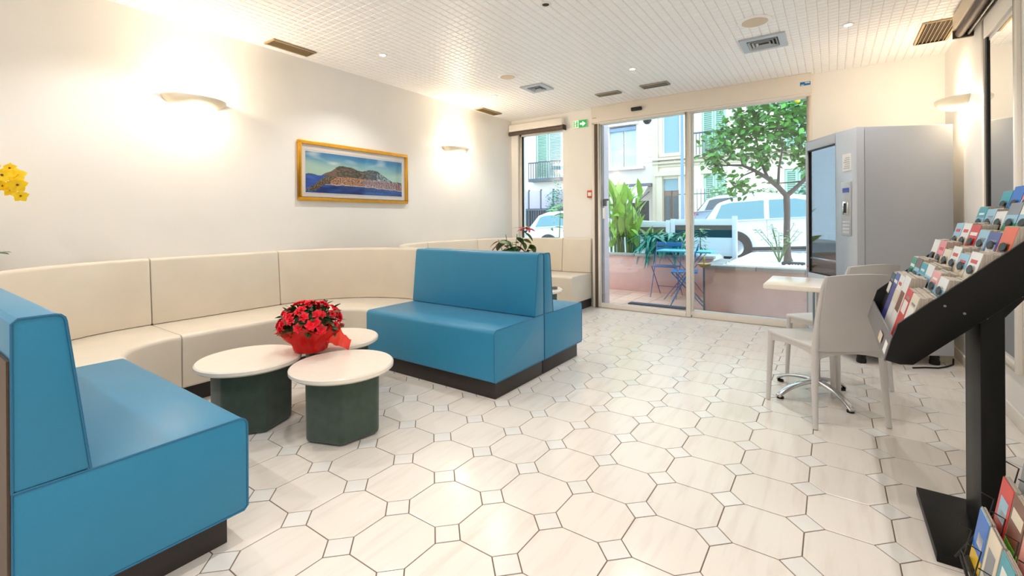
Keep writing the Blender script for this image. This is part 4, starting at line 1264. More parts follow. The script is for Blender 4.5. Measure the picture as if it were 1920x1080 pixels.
# white fence with a dark pane, between terrace and street
t = thing('fence_panel', 'white fence panel with a long dark pane above the planter, before the street', 'fence', (-1.6, 7.95, .5))
for x_ in (-.62, .335):
    MB().box(x_ - .035, x_ + .035, -.035, .035, 0, .70 if x_ > 0 else .66).build('post', 'fence_white', t, bevel=.004)
MB().box(-.585, .30, -.02, .02, .555, .655).build('top_rail', 'fence_white', t, bevel=.004)
MB().box(-.585, .30, -.02, .02, .06, .355).build('lower_board', 'fence_white', t, bevel=.004)
MB().box(-.585, .30, -.006, .006, .355, .555).build('pane', 'dark_pane', t)
t = thing('fence_panel', 'long white fence rail behind the fern and the blue chair', 'fence', (-2.85, 7.95, .5))
for x_ in (-.60, .55):
    MB().box(x_ - .035, x_ + .035, -.035, .035, 0, .64).build('post', 'fence_white', t, bevel=.004)
MB().box(-.565, .515, -.02, .02, .52, .62).build('top_rail', 'fence_white', t, bevel=.004)
MB().box(-.565, .515, -.02, .02, .06, .34).build('lower_board', 'fence_white', t, bevel=.004)
MB().box(-.565, .515, -.006, .006, .34, .52).build('pane', 'dark_pane', t)

# ------------------------------------------------------------------ citrus tree
rng = random.Random(17)
t = thing('citrus_tree', 'small citrus tree with forked trunk and one lemon in the right planter', 'tree', (-.515, 7.40, .55))
def Q(x, z, dy=0.0): return V((x + .515, dy, z - .55))
tb = MB()
tb.tube([Q(-.505, .55), Q(-.512, .62), Q(-.522, .9), Q(-.515, 1.2), Q(-.520, 1.49)], [.065, .048, .042, .040, .043], 10)
limbs = []
def limb(pts, rs):
    tb.tube(pts, rs, 8); limbs.append((pts, rs))
limb([Q(-.520, 1.47), Q(-.62, 1.60, -.02), Q(-.74, 1.72, -.05), Q(-.90, 1.84, -.08), Q(-1.05, 1.92, -.12), Q(-1.22, 1.93, -.2), Q(-1.40, 1.92, -.26)], [.036, .032, .028, .023, .018, .012, .007])
limb([Q(-.520, 1.47), Q(-.42, 1.57, .04), Q(-.33, 1.67, .08), Q(-.24, 1.80, .10), Q(-.16, 2.05, .12), Q(-.12, 2.35, .1)], [.034, .030, .026, .02, .014, .008])
limb([Q(-.74, 1.72, -.05), Q(-.82, 1.92, .05), Q(-.88, 2.15, .12), Q(-.92, 2.42, .18), Q(-.9, 2.7, .2)], [.022, .018, .014, .010, .006])
limb([Q(-1.05, 1.92, -.12), Q(-1.08, 2.08, -.1), Q(-1.05, 2.25, -.05), Q(-1.12, 2.45, 0), Q(-1.15, 2.65, 0)], [.015, .013, .010, .007, .005])
limb([Q(-.62, 1.60, -.02), Q(-.60, 1.85, -.12), Q(-.55, 2.1, -.2), Q(-.6, 2.4, -.22), Q(-.55, 2.7, -.2)], [.018, .015, .012, .008, .005])
limb([Q(-.33, 1.67, .08), Q(-.5, 1.66, .1), Q(-.7, 1.66, .1)], [.012, .009, .005])
limb([Q(-.90, 1.84, -.08), Q(-1.05, 1.76, -.2), Q(-1.15, 1.62, -.25)], [.012, .008, .004])
limb([Q(-1.22, 1.93, -.2), Q(-1.3, 2.02, -.22), Q(-1.45, 2.12, -.2), Q(-1.55, 2.2, -.2)], [.010, .008, .006, .004])
limb([Q(-.24, 1.80, .10), Q(-.38, 2.0, .05), Q(-.36, 2.25, 0), Q(-.4, 2.55, 0)], [.014, .011, .008, .005])
tb.build('trunk', 'wood_bark', t, smooth=True)
LC = leaf_mesh('leaf', 'leaf_citrus', 1, .52, .12, .12, 3)
# crown clumps: (x, z, dy, spread, leaves)
clumps = [(-1.42, 2.22, -.2, .15, 70), (-1.5, 2.05, -.2, .12, 40), (-1.28, 2.40, -.1, .16, 80), (-1.15, 2.62, 0, .18, 100), (-.95, 2.72, .1, .2, 130), (-1.05, 2.40, .0, .18, 110), (-.85, 2.45, .1, .2, 140),
          (-.62, 2.62, -.15, .22, 150), (-.40, 2.60, 0, .22, 160), (-.15, 2.6, .1, .25, 150), (-.65, 2.32, -.15, .2, 130), (-.40, 2.32, 0, .2, 130), (-.2, 2.30, .1, .2, 120), (-1.22, 2.18, -.12, .16, 80), (-.95, 2.12, .0, .17, 80),
          (-.72, 2.05, -.1, .15, 60), (-.35, 2.05, .05, .16, 80), (-.22, 1.9, .1, .13, 55), (-1.35, 1.98, -.25, .13, 45), (-1.15, 1.68, -.25, .13, 60), (-1.02, 1.60, -.22, .10, 40), (-.85, 1.95, 0, .12, 40), (-.1, 2.1, .1, .18, 70), (-1.38, 1.9, -.25, .10, 30),
          (-.7, 2.85, 0, .25, 120), (-.3, 2.85, 0, .25, 120), (-1.05, 2.85, 0, .2, 80), (-.7, 1.7, .08, .08, 14)]
leaves = []
for (x_, z_, dy, sp, n_) in clumps:
    for k in range(int(n_ * .9)):
        p = Q(x_ + rng.gauss(0, sp * .6), z_ + rng.gauss(0, sp * .55), dy + rng.gauss(0, sp * .7))
        an = rng.uniform(0, 2 * pi)
        leaves.append((p, orient(p, (cos(an), sin(an), rng.uniform(-1.1, .5)), rng.uniform(-1, 1), rng.uniform(.08, .125))))
leaves.sort(key=lambda q: q[0].y)
rest = MB()
for k, (p, mx) in enumerate(leaves):
    if k < 300: link('leaf', LC, t, mtx=mx)
    else: add_mesh(rest, LC, mx)
o = rest.build('foliage', 'leaf_citrus', t, fix=False); o['kind'] = 'stuff'
# twigs
tw = MB()
for (x_, z_, dy, sp, n_) in clumps:
    c = Q(x_, z_, dy)
    best = min((pt for (pts, rs) in limbs for pt in pts[2:]), key=lambda q: (q - c).length)
    tw.tube([best, (best + c) / 2 + V((rng.uniform(-.04, .04), rng.uniform(-.04, .04), .02)), c], [.006, .005, .003], 5)
tw.build('twigs', 'wood_bark', t, smooth=True)
MB().blob(Q(-.375, 2.735, -.2), (.036, .036, .045), 8, 12).build('lemon', 'lemon', t, smooth=True)

# young shrub at the foot of the tree
def sprig(name, label, loc, n, h, spread, leafm, ls, seed, per=9, zmin=.35):
    r_ = random.Random(seed)
    t = thing(name, label, 'plant', loc)
    for k in range(n):
        an = 2 * pi * k / n + r_.uniform(-.4, .4); sp = spread * r_.uniform(.6, 1)
        top = V((cos(an) * sp, sin(an) * sp, h * r_.uniform(.75, 1)))
        mid = V((top.x * .35, top.y * .35, top.z * .5))
        MB().tube([(0, 0, 0), mid, top], [.007, .006, .003], 5).build('stem', 'stem_green', t, smooth=True)
        for q in range(per):
            s_ = r_.uniform(zmin, 1)
            p = mid * (1 - abs(2 * s_ - 1)) + top * max(0, 2 * s_ - 1) if s_ > .5 else mid * (2 * s_)
            a2 = r_.uniform(0, 2 * pi)
            link('leaf', leafm, t, mtx=orient(p, (cos(a2), sin(a2), r_.uniform(-.3, .5)), r_.uniform(-.6, .6), ls * r_.uniform(.7, 1.2)))
    return t
LP = leaf_mesh('leaf', 'leaf_pale', 1, .5, .1, .2, 3)
LL = leaf_mesh('leaf', 'leaf_lime', 1, .30, .25, .35, 6)
LT = leaf_mesh('leaf', 'leaf_teal', 1, .16, .25, .9, 7)
LF = leaf_mesh('leaf', 'leaf_citrus', 1, .18, .25, .6, 6)
sprig('flowering_shrub', 'thin stemmed pale flowering shrub at the foot of the citrus tree', (-.60, 7.25, .55), 9, .55, .36, LP, .06, 4, 12, .55)
# broad-leaved lime green plant
rng = random.Random(31)
t = thing('broad_leaf_plant', 'tall bright lime green broad-leaved plant behind the sliding door', 'plant', (-2.93, 7.58, .575))
t.scale = (1.05, 1.05, 1.13)
for k in range(44):
    an = rng.uniform(0, 2 * pi); h_ = rng.uniform(.35, 1.0)
    bp_ = V((rng.uniform(-.24, .22), rng.uniform(-.12, .10), 0))
    tp = bp_ + V((cos(an) * .05, sin(an) * .06, h_))
    MB().tube([bp_, (bp_ + tp) / 2 + V((0, 0, .03)), tp], [.010, .008, .005], 6).build('stalk', 'stem_green', t, smooth=True)
    link('leaf', LL, t, mtx=orient(tp - V((0, 0, .16)), (cos(an) * .28, sin(an) * .3, rng.uniform(.8, 1.4)), rng.uniform(-1.5, 1.5), rng.uniform(.32, .44)))
for k in range(34):
    an = rng.uniform(0, 2 * pi)
    bp_ = V((rng.uniform(-.24, .24), rng.uniform(-.14, .10), rng.uniform(.05, .7)))
    link('leaf', LL, t, mtx=orient(bp_, (cos(an) * .45, sin(an) * .5 - .2, rng.uniform(.2, 1.2)), rng.uniform(-1.5, 1.5), rng.uniform(.22, .36)))
# hanging fern-like plant
rng = random.Random(32)
t = thing('hanging_fern', 'dark teal hanging plant with long drooping leaves over the planter edge', 'plant', (-2.28, 7.42, .575))
MB().lathe([(0, 0), (.10, 0), (.13, .16), (.12, .16), (0, .14)], 20).build('pot', 'cover_dark', t, smooth=True)
for k in range(150):
    an = rng.uniform(pi * .95, pi * 2.05) if k % 5 else rng.uniform(0, 2 * pi)
    px_ = rng.uniform(-.18, .34)
    bp_ = V((px_, rng.uniform(-.12, .04), rng.uniform(.12, .34)))
    L_ = rng.uniform(.20, .36)
    link('leaf', LT, t, mtx=orient(bp_, (cos(an) * .45, sin(an) * .8, rng.uniform(-.5, .6)), rng.uniform(-.3, .3), L_))
for k in range(26):
    an = rng.uniform(0, 2 * pi)
    link('leaf', LF, t, mtx=orient((rng.uniform(-.3, .36), rng.uniform(0, .12), rng.uniform(.12, .22)), (cos(an) * .4, sin(an) * .3, 1.0), rng.uniform(-1, 1), rng.uniform(.22, .36)))
# leafy plant seen at the edge of the narrow window
t = thing('broad_leaf_plant', 'lime green leafy plant at the right edge of the narrow window', 'plant', (-3.80, 6.75, .0))
MB().lathe([(0, 0), (.13, 0), (.16, .4), (.145, .4), (0, .36)], 20).build('pot', 'pot_terracotta', t, smooth=True)
rng = random.Random(33)
for k in range(34):
    an = rng.uniform(0, 2 * pi)
    bp_ = V((rng.uniform(-.05, .16), rng.uniform(-.1, .1), rng.uniform(.5, 1.40)))
    link('leaf', LF, t, mtx=orient(bp_, (cos(an), sin(an), rng.uniform(-.2, .8)), rng.uniform(-1, 1), rng.uniform(.16, .28)))
MB().tube([(0, 0, .36), (.04, 0, .8), (.06, .02, 1.4)], [.012, .010, .005], 6).build('stem', 'stem_green', t, smooth=True)
# small conifer-like pot plant by the fence
t = thing('potted_shrub', 'small layered green shrub in front of the dark fence pane', 'plant', (-1.67, 7.45, .552))
MB().tube([(0, 0, 0), (0, 0, .45)], [.010, .005], 6).build('stem', 'stem_green', t, smooth=True)
rng = random.Random(34)
for k in range(46):
    z_ = rng.uniform(.03, .46); an = rng.uniform(0, 2 * pi)
    link('leaf', LP if k % 3 else LF, t, mtx=orient((rng.uniform(-.05, .05), rng.uniform(-.05, .05), z_), (cos(an), sin(an), .15), 0, rng.uniform(.08, .15)))

# ------------------------------------------------------------------ folding terrace furniture
def folding_chair(label, x, y, rot, ml):
    t = thing('folding_chair', label, 'chair', (x, y, 0), rot, 'folding metal chairs on the terrace')
    for sx in (-1, 1):
        MB().tube([(sx * .185, -.20, .008), (sx * .185, .02, .46), (sx * .185, .15, .82)], .007, 8).build('back_leg', ml, t, smooth=True)
        MB().tube([(sx * .165, .22, .008), (sx * .165, -.18, .45)], .007, 8).build('front_leg', ml, t, smooth=True)
    MB().tube([(-.165, .10, .14), (.165, .10, .14)], .006, 6).build('stretcher', ml, t, smooth=True)
    for k in range(4):
        MB().box(-.18, .18, -.19 + .085 * k, -.19 + .085 * k + .07, .452, .464).build('seat_slat', ml, t, bevel=.003)
    for k in range(2):
        MB().box(-.185, .185, .105 + .028 * k, .117 + .028 * k, .66 + .085 * k, .725 + .085 * k).build('back_slat', 'steel_blue', t, bevel=.003)
    return t
folding_chair('violet-grey folding metal chair with blue backrest, left of the terrace table', -2.03, 6.93, 0, 'steel_violet')
folding_chair('blue folding chair half hidden behind the mullion of the glass door', -1.60, 6.36, R(-78), 'steel_blue')
t = thing('folding_table', 'turquoise folding metal table on the terrace', 'table', (-1.72, 6.78, 0))
MB().prism([(-.36, -.20), (.38, -.20), (.38, .20), (-.36, .20)], .69, .712).build('table_top', 'steel_teal', t, bevel=.005)
for sx in (-1, 1):
    MB().tube([(sx * .26, -.17, .008), (-sx * .26, -.17, .69)], .006, 8).build('leg', 'steel_violet', t, smooth=True)
    MB().tube([(sx * .26, .17, .008), (-sx * .26, .17, .69)], .006, 8).build('leg', 'steel_violet', t, smooth=True)
t = thing('standing_ashtray', 'slim standing ashtray with brass bowl just outside the glass', 'ashtray', (-1.305, 6.0, 0))
MB().lathe([(0, 0), (.10, 0), (.10, .012), (.012, .02), (.011, .56), (0, .56)], 20).build('pole', 'iron', t, smooth=True)
MB().lathe([(.0, .55), (.04, .56), (.085, .60), (.088, .606), (.080, .606), (.04, .575), (0, .57)], 24).build('bowl', 'brass', t, smooth=True)
MB().lathe([(0, .57), (.012, .575), (.006, .62), (.013, .66), (.006, .70), (0, .71)], 12).build('finial', 'brass', t, smooth=True)
t = thing('dome_camera', 'small dark security camera dome under the outer door lintel', 'camera', (-1.98, YO + .09, 2.455))
MB().box(-.06, .06, -.10, .06, .0, .03).build('mount', 'white_paint', t, bevel=.004)
MB().lathe([(0, -.055), (.03, -.047), (.052, -.02), (.056, 0), (0, 0)], 20).build('dome', 'dark_pane', t, smooth=True)

# ================================================================== STREET
def zs(x, y=12.5): return .2 + .05 * x + .076 * (y - 12.5)
def sloped(x0, x1, y0, y1, dz):
    return MB().add([(x, y, zs(x, y) + dz) for (x, y) in ((x0, y0), (x1, y0), (x1, y1), (x0, y1))] + [(x, y, zs(x, y) + dz - .4) for (x, y) in ((x0, y0), (x1, y0), (x1, y1), (x0, y1))],
                    [(0, 1, 2, 3), (7, 6, 5, 4), (0, 1, 5, 4), (1, 2, 6, 5), (2, 3, 7, 6), (3, 0, 4, 7)])
struct('street', sloped(-26, 18, 9.6, 19.6, 0), 'asphalt')
struct('pavement', sloped(-26, 18, 19.6, 27, .12), 'pavement')

def car(label, x, y, L_, Wd, Ht, body, roof_f=1.0, face=1, glass='car_glass', hatch=True):
    """a parked car along x, seen from its near (-y) side; x = its rear end, face=1: nose towards +x"""
    t = thing('parked_car', label, 'car', (x, y, zs(x + face * L_ / 2, y)), 0, 'parked cars')
    t.rotation_euler = (.06, -.05, 0) if face > 0 else (-.06, .05, pi)
    hw2 = Wd / 2
    # side outline (u along the car from the tail, z)
    body_o = [(.02, .42), (.0, .62), (.03, .86), (.10, .93), (L_ * .70, .95), (L_ * .86, .86), (L_ * .97, .70), (L_, .52), (L_ - .02, .30), (L_ * .92, .22), (.10, .22)]
    b_ = MB(); n = len(body_o)
    vs = []
    for (yy, k) in ((-hw2 + .09, .985), (-hw2, 1.0), (hw2, 1.0), (hw2 - .09, .985)):
        vs += [(u, yy, (z - .5) * (1 if abs(yy) == hw2 else .94) + .5) for (u, z) in body_o]
    fs = [list(range(n))[::-1], list(range(3 * n, 4 * n))]
    for r_ in range(3):
        fs += [(r_ * n + i, r_ * n + (i + 1) % n, (r_ + 1) * n + (i + 1) % n, (r_ + 1) * n + i) for i in range(n)]
    b_.add(vs, fs)
    shell = b_.build('body', body, t, bevel=.035, seg=3, ang=20)
    # greenhouse
    r0 = .10 if hatch else L_ * .16
    gh = [(r0, .90), (r0 + .34, Ht - .10), (r0 + .70, Ht), (L_ * .46, Ht - .005), (L_ * .56, Ht - .09), (L_ * .73, .93)]
    m_ = len(gh); vs = []
    for (yy0, s_) in ((-1, 0), (1, 0)):
        for (u, z) in gh:
            k = (z - .9) / (Ht - .9)
            vs.append((u, yy0 * (hw2 - .05 - .17 * k), z))
    MB().add(vs, [list(range(m_))[::-1], list(range(m_, 2 * m_))] + [(i, (i + 1) % m_, m_ + (i + 1) % m_, m_ + i) for i in range(m_)]).build('roof', body, t, bevel=.05, seg=3, ang=18)
    # windows, a little proud of the greenhouse sides
    def win_(poly, name='side_window', off=.006):
        for sg in (-1, 1):
            v2 = []
            for (u, z) in poly:
                k = (z - .9) / (Ht - .9)
                v2.append((u, sg * (hw2 - .05 - .17 * k + off), z))
            v3 = [(p[0], p[1] - sg * .02, p[2]) for p in v2]
            q = len(poly)
            MB().add(v2 + v3, [list(range(q)), list(range(q, 2 * q))[::-1]] + [(i, (i + 1) % q, q + (i + 1) % q, q + i) for i in range(q)]).build(name, glass, t)
    zb, zt = .95, Ht - .11
    xm = L_ * .36
    win_([(r0 + .26, zb), (r0 + .42, zt - .04), (r0 + .62, zt), (xm - .05, zt + .01), (xm - .05, zb)])
    win_([(xm + .05, zb), (xm + .05, zt + .01), (L_ * .50, zt), (L_ * .56, zt - .06), (L_ * .69, zb)])
    # rear window and windscreen
    for (u0, z0, u1, z1, nm) in ((r0 - .012, .96, r0 + .30, Ht - .13, 'rear_window'), (L_ * .735, .95, L_ * .575, Ht - .10, 'windscreen')):
        k0, k1 = (z0 - .9) / (Ht - .9), (z1 - .9) / (Ht - .9)
        w0, w1 = hw2 - .12 - .17 * k0, hw2 - .12 - .17 * k1
        sg = -1 if nm == 'rear_window' else 1
        vv = [(u0, -w0, z0), (u0, w0, z0), (u1, w1, z1), (u1, -w1, z1)]
        v3 = [(p[0] - sg * .03, p[1], p[2] - .01) for p in vv]
        MB().add(vv + v3, [(0, 1, 2, 3), (7, 6, 5, 4)] + [(i, (i + 1) % 4, 4 + (i + 1) % 4, 4 + i) for i in range(4)]).build(nm, glass, t)
    for u in (L_ * .19, L_ * .80):
        for sg in (-1, 1):
            mx = M.Translation((u, sg * (hw2 - .10), .31)) @ M.Rotation(-sg * pi / 2, 4, 'X')
            ar = MB().lathe([(.0, .085), (.37, .085), (.37, .108), (0, .108)], 24, mtx=M.Translation((u, sg * (hw2 - .105), .33)) @ M.Rotation(-sg * pi / 2, 4, 'X')).build('wheel_arch', 'car_black', t)
            wl = MB().lathe([(.19, .10), (.30, .10), (.315, .125), (.31, .14), (.20, .145), (.19, .12)], 28, mtx=mx).build('wheel', 'tyre', t, smooth=True)
            MB().lathe([(0, .135), (.05, .142), (.18, .128), (.2, .14), (.2, .10), (0, .10)], 20, mtx=mx).build('wheel_rim', 'rim', wl, smooth=True)
    for sg in (-1, 1):
        MB().box(-.012, .16, sg * (hw2 - .22) - .13, sg * (hw2 - .22) + .13, .76, .92).build('tail_lamp', 'tail_red', t, bevel=.02)
        MB().box(L_ * .93, L_ - .03, sg * (hw2 - .26) - .14, sg * (hw2 - .26) + .14, .60, .72).build('head_lamp', 'chrome', t, bevel=.02)
        MB().box(xm - .26, xm - .10, sg * (hw2 + .006) - .012, sg * (hw2 + .006) + .012, .80, .825).build('door_handle', body, t, bevel=.005)
        MB().box(L_ * .62, L_ * .665, sg * (hw2 + .05) - .07, sg * (hw2 + .05) + .07, .96, 1.07).build('wing_mirror', body, t, bevel=.02)
        for u in (xm, L_ * .66):
            MB().box(u - .003, u + .003, sg * (hw2 + .001) - .002, sg * (hw2 + .001) + .002, .34, .92).build('door_seam', 'car_black', t)
    MB().box(.0, L_, -hw2 + .03, hw2 - .03, .20, .30).build('lower_trim', 'car_black', t, bevel=.02)
    return t
car('white hatchback parked behind the citrus tree', -2.65, 12.7, 4.1, 1.72, 1.47, 'car_white', glass='car_glass_pale')
car('silver-grey car with dark windows and a red tail lamp behind the fence', -4.05, 18.2, 4.5, 1.78, 1.44, 'car_silver')
car('white car seen through the narrow window at the left', -8.5, 13.9, 4.5, 1.72, 1.42, 'car_white', glass='car_glass_pale')

# ================================================================== HOUSES ACROSS THE STREET
FYB = 13.0
def shutter(parent, x0, x1, z0, z1, m_, y=FYB - .05, n=None):
    """a louvred shutter leaf: frame and slats"""
    f = MB(); w_ = .05
    f.box(x0, x0 + w_, y - .02, y + .02, z0, z1).box(x1 - w_, x1, y - .02, y + .02, z0, z1).box(x0 + w_, x1 - w_, y - .02, y + .02, z0, z0 + w_).box(x0 + w_, x1 - w_, y - .02, y + .02, z1 - w_, z1)
    n = n or int((z1 - z0) / .055)
    for k in range(n):
        z = z0 + w_ + (z1 - z0 - 2 * w_) * (k + .5) / n
        f.box(x0 + w_, x1 - w_, -.010, .010, -.014, .014, 0, M.Translation((0, y, z)) @ M.Rotation(R(35), 4, 'X'))
    return f.build('shutter', m_, parent)

# house behind the door (cream, with brown entrance)
h = thing('apartment_house', 'pale stone house with brown entrance door and mint shutters across the street', 'building', (-1.0, FYB, 0))
hx = 1.0
def hb(x0, x1, y0, y1, z0, z1): return MB().box(x0 + hx, x1 + hx, y0, y1, z0, z1)
openings = [(-3.90, -3.46, -.5, 2.28), (-2.86, -2.26, 2.86, 5.0), (-2.82, -2.27, 1.30, 2.36), (-.95, -.40, 1.30, 2.36), (-.95, -.36, 2.86, 5.0), (1.0, 1.6, 1.3, 2.36), (1.0, 1.6, 2.86, 5.0), (-3.92, -3.44, 2.98, 5.0)]
xs_ = sorted({-4.15, 4.5, *[o[0] for o in openings], *[o[1] for o in openings]})
zs_ = sorted({-1.0, 9.0, *[o[2] for o in openings], *[o[3] for o in openings]})
wl = MB()
for i in range(len(xs_) - 1):
    for j in range(len(zs_) - 1):
        cx, cz = (xs_[i] + xs_[i + 1]) / 2, (zs_[j] + zs_[j + 1]) / 2
        if any(o[0] < cx < o[1] and o[2] < cz < o[3] for o in openings): continue
        wl.box(xs_[i] + hx, xs_[i + 1] + hx, 0, .3, zs_[j], zs_[j + 1])
wl.build('wall', 'facade_cream', h)
MB().box(-4.15 + hx, 4.5 + hx, .3, 4, -1, 9).build('house_body', 'facade_cream', h)
for (x0, x1, z0, z1, d) in ((-4.18, 4.5, 2.70, 2.76, .10), (-4.18, 4.5, 2.80, 2.86, .16), (-4.18, 4.5, 2.62, 2.66, .05)):
    hb(x0, x1, -d, 0, z0, z1).build('string_course', 'stone_trim', h)
hb(-4.06, -3.90, -.09, 0, -.5, 2.36).build('door_surround', 'stone_trim', h)
hb(-3.46, -3.30, -.09, 0, -.5, 2.36).build('door_surround', 'stone_trim', h)
hb(-4.10, -3.26, -.13, 0, 2.36, 2.48).build('door_lintel', 'stone_trim', h)
dd = hb(-3.90, -3.46, .08, .14, -.5, 1.95).build('entrance_door', 'far_door', h)
for (x0, x1) in ((-3.86, -3.72), (-3.64, -3.50)):
    hb(x0, x1, .05, .085, .95, 1.80).build('door_pane', 'dark_pane', dd)
    hb(x0, x1, .05, .085, .1, .75).build('door_panel', 'awning_box', dd)
hb(-3.685, -3.675, .06, .085, -.4, 1.95).build('door_joint', 'car_black', dd)
hb(-3.90, -3.46, .06, .12, 1.95, 2.28).build('transom_window', 'far_pane', h)
for (x0, x1, z0, z1) in openings[1:]:
    wf = hb(x0 - .06, x1 + .06, -.05, 0, z0 - .08, z0).build('window_sill', 'stone_trim', h)
    wn = hb(x0, x1, .10, .13, z0, z1).build('window_frame', 'white_paint', h)
    hb(x0 + .04, x1 - .04, .08, .10, z0 + .04, z1 - .04).build('window_pane', 'far_pane', wn)
for (x0, x1, z0, z1) in openings[1:5]:
    md = (x0 + x1) / 2
    shutter(h, x0 + hx + .005, md + hx - .004, z0 + .01, z1 - .01, 'shutter_mint', .04)
    shutter(h, md + hx + .004, x1 + hx - .005, z0 + .01, z1 - .01, 'shutter_mint', .04)
hb(-2.88, -2.24, -.06, 0, 2.36, 2.43).build('window_lintel', 'stone_trim', h)
# balcony rail in front of the upper shutters
br = MB()
br.box(-3.05 + hx, -2.1 + hx, -.22, -.19, 3.42, 3.46)
for k in range(12):
    br.box(-3.05 + hx + .085 * k, -3.05 + hx + .085 * k + .016, -.215, -.199, 2.86, 3.44)
br.build('balcony_rail', 'iron', h)
MB().box(-4.18 + hx, -4.02 + hx, -.06, 0, -1, 9).build('corner_quoin', 'stone_trim', h)

# neighbouring white house with blue-white shutters and awning
h = thing('apartment_house', 'white house with blue-paned window and lilac awning behind the sliding door', 'building', (-5.5, FYB, 0))
hx = 5.5
op2 = [(-5.55, -4.72, 2.72, 3.95), (-5.0, -4.35, .0, 1.70), (-8.2, -7.2, 3.95 - 1.4, 4.6)]
xs_ = sorted({-9.0, -4.2, *[o[0] for o in op2], *[o[1] for o in op2]}); zs_ = sorted({-1.2, 9.0, *[o[2] for o in op2], *[o[3] for o in op2]})
wl = MB()
for i in range(len(xs_) - 1):
    for j in range(len(zs_) - 1):
        cx, cz = (xs_[i] + xs_[i + 1]) / 2, (zs_[j] + zs_[j + 1]) / 2
        if any(o[0] < cx < o[1] and o[2] < cz < o[3] for o in op2): continue
        wl.box(xs_[i] + hx, xs_[i + 1] + hx, .15, .45, zs_[j], zs_[j + 1])
wl.build('wall', 'facade_white', h)
MB().box(-9.0 + hx, -4.2 + hx, .45, 4, -1.2, 9).build('house_body', 'facade_white', h)
def ho(x0, x1, y0, y1, z0, z1): return MB().box(x0 + hx, x1 + hx, y0, y1, z0, z1)
ho(-5.62, -4.65, .02, .15, 3.95, 4.1).build('window_lintel', 'facade_white', h)
ho(-5.55, -4.72, .12, .18, 3.80, 3.90).build('blind_box', 'lamp_post_blue', h)
for (x0, x1) in ((-5.55, -5.15), (-5.12, -4.72)):
    fr_ = ho(x0, x1, .24, .28, 2.72, 3.85).build('window_frame', 'white_paint', h)
    ho(x0 + .03, x1 - .02, .22, .24, 2.76, 3.80).build('window_pane', 'shutter_blue', fr_)
ho(-5.8, -4.45, -.05, .15, 2.62, 2.70).build('string_course', 'facade_lilac', h)
for k in range(9):
    ho(-4.62, -4.22, .135, .15, 2.8 + .16 * k, 2.8 + .16 * k + .145).build('cladding_board', 'facade_white', h)
ho(-5.0, -4.35, .30, .34, .0, 1.70).build('shop_window', 'dark_pane', h)
ho(-5.25, -4.20, -.18, .15, 2.10, 2.18).build('awning_box', 'awning_box', h)
MB().add([(-5.25 + hx, -.15, 2.10), (-4.28 + hx, -.15, 2.10), (-4.28 + hx, -1.0, 1.62), (-5.25 + hx, -1.0, 1.62), (-5.25 + hx, -.15, 2.08), (-4.28 + hx, -.15, 2.08), (-4.28 + hx, -1.0, 1.60), (-5.25 + hx, -1.0, 1.60)],
         [(0, 1, 2, 3), (7, 6, 5, 4), (2, 3, 7, 6), (0, 3, 7, 4), (1, 2, 6, 5)]).build('awning_cloth', 'awning_canvas', h)
MB().tube([(-4.33 + hx, .1, 1.95), (-4.25 + hx, -.95, 1.66)], .015, 6).build('awning_arm', 'iron', h)
# french window with shutters and small balcony, seen through the narrow window
x0, x1, z0, z1 = op2[2]
ho(x0, x1, .30, .34, z0, z1).build('window_pane', 'far_pane', h)
shutter(h, x0 + hx + .02, -7.75 + hx, z0, z1, 'shutter_mint', .2)
shutter(h, -7.72 + hx, x1 + hx - .02, z0, z1, 'shutter_blue', .2)
br = MB(); br.box(-8.3 + hx, -7.1 + hx, -.18, -.14, 3.02, 3.06).box(-8.3 + hx, -7.1 + hx, -.18, .15, 2.42, 2.52)
for k in range(14):
    br.box(-8.3 + hx + .09 * k, -8.3 + hx + .09 * k + .018, -.17, -.152, 2.52, 3.04)
br.build('balcony', 'iron', h)

# garden wall with railing and pale panels, left
gw = thing('garden_wall', 'dark railing wall with pale panels seen through the narrow window', 'wall', (-8.0, 12.55, -.4))
MB().box(-2.5, 1.9, .12, .2, 0, 1.92).build('dark_backing', 'cover_dark', gw)
MB().box(-2.5, 1.9, 0, .2, 0, .95).build('wall_base', 'coping_grey', gw)
for k in range(9):
    MB().box(-2.42 + .46 * k, -2.42 + .46 * k + .41, .05, .10, 1.92, 2.50).build('panel', 'panel_lilac', gw, bevel=.01)
for k in range(10):
    MB().box(-2.455 + .46 * k, -2.425 + .46 * k, .04, .11, .95, 2.54).build('post', 'iron', gw)
ra = MB(); ra.box(-2.5, 1.9, .03, .06, 1.86, 1.91).box(-2.5, 1.9, .03, .06, 1.05, 1.09)
for k in range(48):
    ra.box(-2.48 + .09 * k, -2.455 + .09 * k, .035, .055, .95, 1.88)
ra.build('railing', 'iron', gw)

# the houses stand on the far side of the street: full-size storeys
for o in list(COL.objects):
    if o.parent is None and o.get('category') == 'building':
        o.scale = (2, 2, 2); o.location = (o.location.x * 2, 26.0, 1.16 - 2.32)
gw.scale = (1.65, 1.65, 1.65); gw.location = (-8.0 * 1.65, 12.55 * 1.65, 1.16 - 1.56 * 1.65)

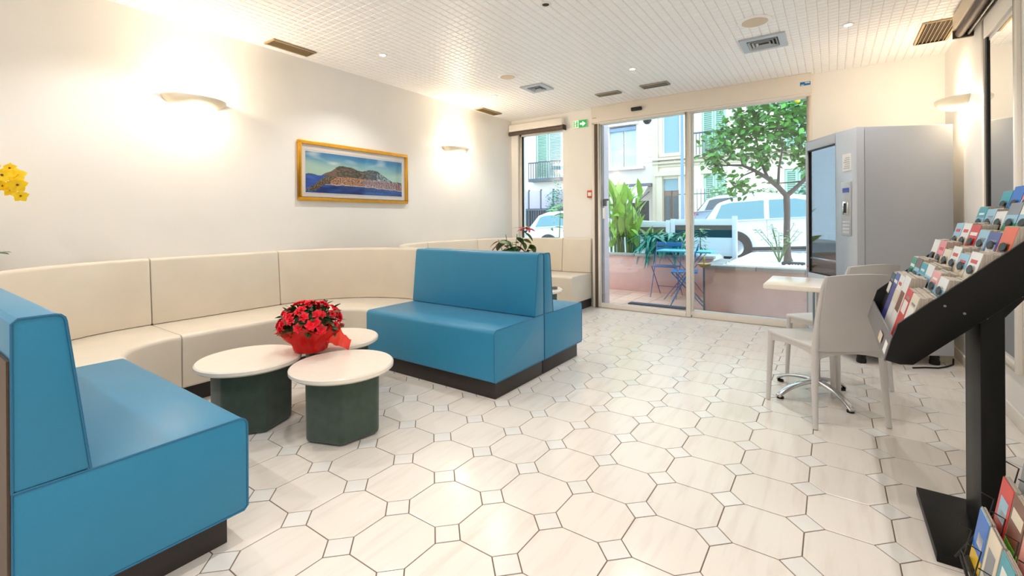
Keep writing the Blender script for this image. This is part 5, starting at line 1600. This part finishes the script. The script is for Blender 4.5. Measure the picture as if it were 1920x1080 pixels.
def bush(label, x, y, z, rx, rz, leafm, n, seed, name='street_bush'):
    k = 1.65; x, y, z, rx, rz = x * k, y * k, 1.16 + (z - 1.16) * k, rx * k, rz * k
    r_ = random.Random(seed)
    t = thing(name, label, 'bush', (x, y, z))
    b_ = MB()
    for k in range(n):
        d = V((r_.gauss(0, 1), r_.gauss(0, 1), r_.gauss(0, 1))).normalized() * (r_.random() ** .4)
        p = V((d.x * rx, d.y * .45, rz + d.z * rz))
        an = r_.uniform(0, 2 * pi)
        add_mesh(b_, leafm, orient(p, (cos(an), sin(an), r_.uniform(-.6, .6)), r_.uniform(-1, 1), r_.uniform(.11, .20)))
    o = b_.build('foliage', MATS[leafm.materials[0].name], t, fix=False); o['kind'] = 'stuff'
    MB().tube([(0, 0, -.3), (.02, 0, rz * .6), (.05, 0, rz * 1.3)], [.03, .022, .01], 6).build('stem', 'wood_bark', t, smooth=True)
    return t
LS = leaf_mesh('leaf', 'leaf_pale', 1, .55, .1, .15, 2)
LG = leaf_mesh('leaf', 'leaf_teal', 1, .5, .1, .15, 2)
bush('pale green bush behind the silver car', -2.30, 12.55, .95, .34, .56, LS, 900, 41)
bush('blue-green hedge bush behind the white hatchback, left part', -1.36, 12.5, 1.0, .50, .46, LS, 1100, 42)
bush('blue-green hedge bush behind the white hatchback, right part', -.27, 12.5, 1.0, .50, .50, LG, 900, 43)
bush('dark green column of ivy at the edge of the narrow window', -6.98, 12.35, -.2, .38, 1.3, LG, 900, 44)
t = thing('iron_fence', 'thin iron railing in front of the pale house, left of the bush', 'fence', (-5.0, 20.8, 0))
MB().box(-.60, .70, -.015, .015, 2.22, 2.26).box(-.60, .70, -.015, .015, .9, .94).build('rail', 'iron', t)
for k in range(9):
    MB().box(-.58 + .157 * k, -.56 + .157 * k, -.01, .01, .3, 2.45).build('bar', 'iron', t)
t = thing('street_lamp', 'tall blue-grey street lamp post behind the glass door', 'lamp', (-4.18, 16.1, zs(-4.18, 16.1)))
MB().lathe([(0, 0), (.11, 0), (.11, .8), (.08, .85), (.055, .9), (.045, 6.5), (0, 6.5)], 14).build('pole', 'lamp_post_blue', t, smooth=True)
MB().tube([(0, 0, 6.45), (.1, -.2, 6.7), (.2, -.9, 6.8)], .03, 8).build('arm', 'lamp_post_blue', t, smooth=True)
MB().box(.12, .30, -1.4, -.85, 6.76, 6.86).build('lamp_head', 'lamp_post_blue', t, bevel=.02)
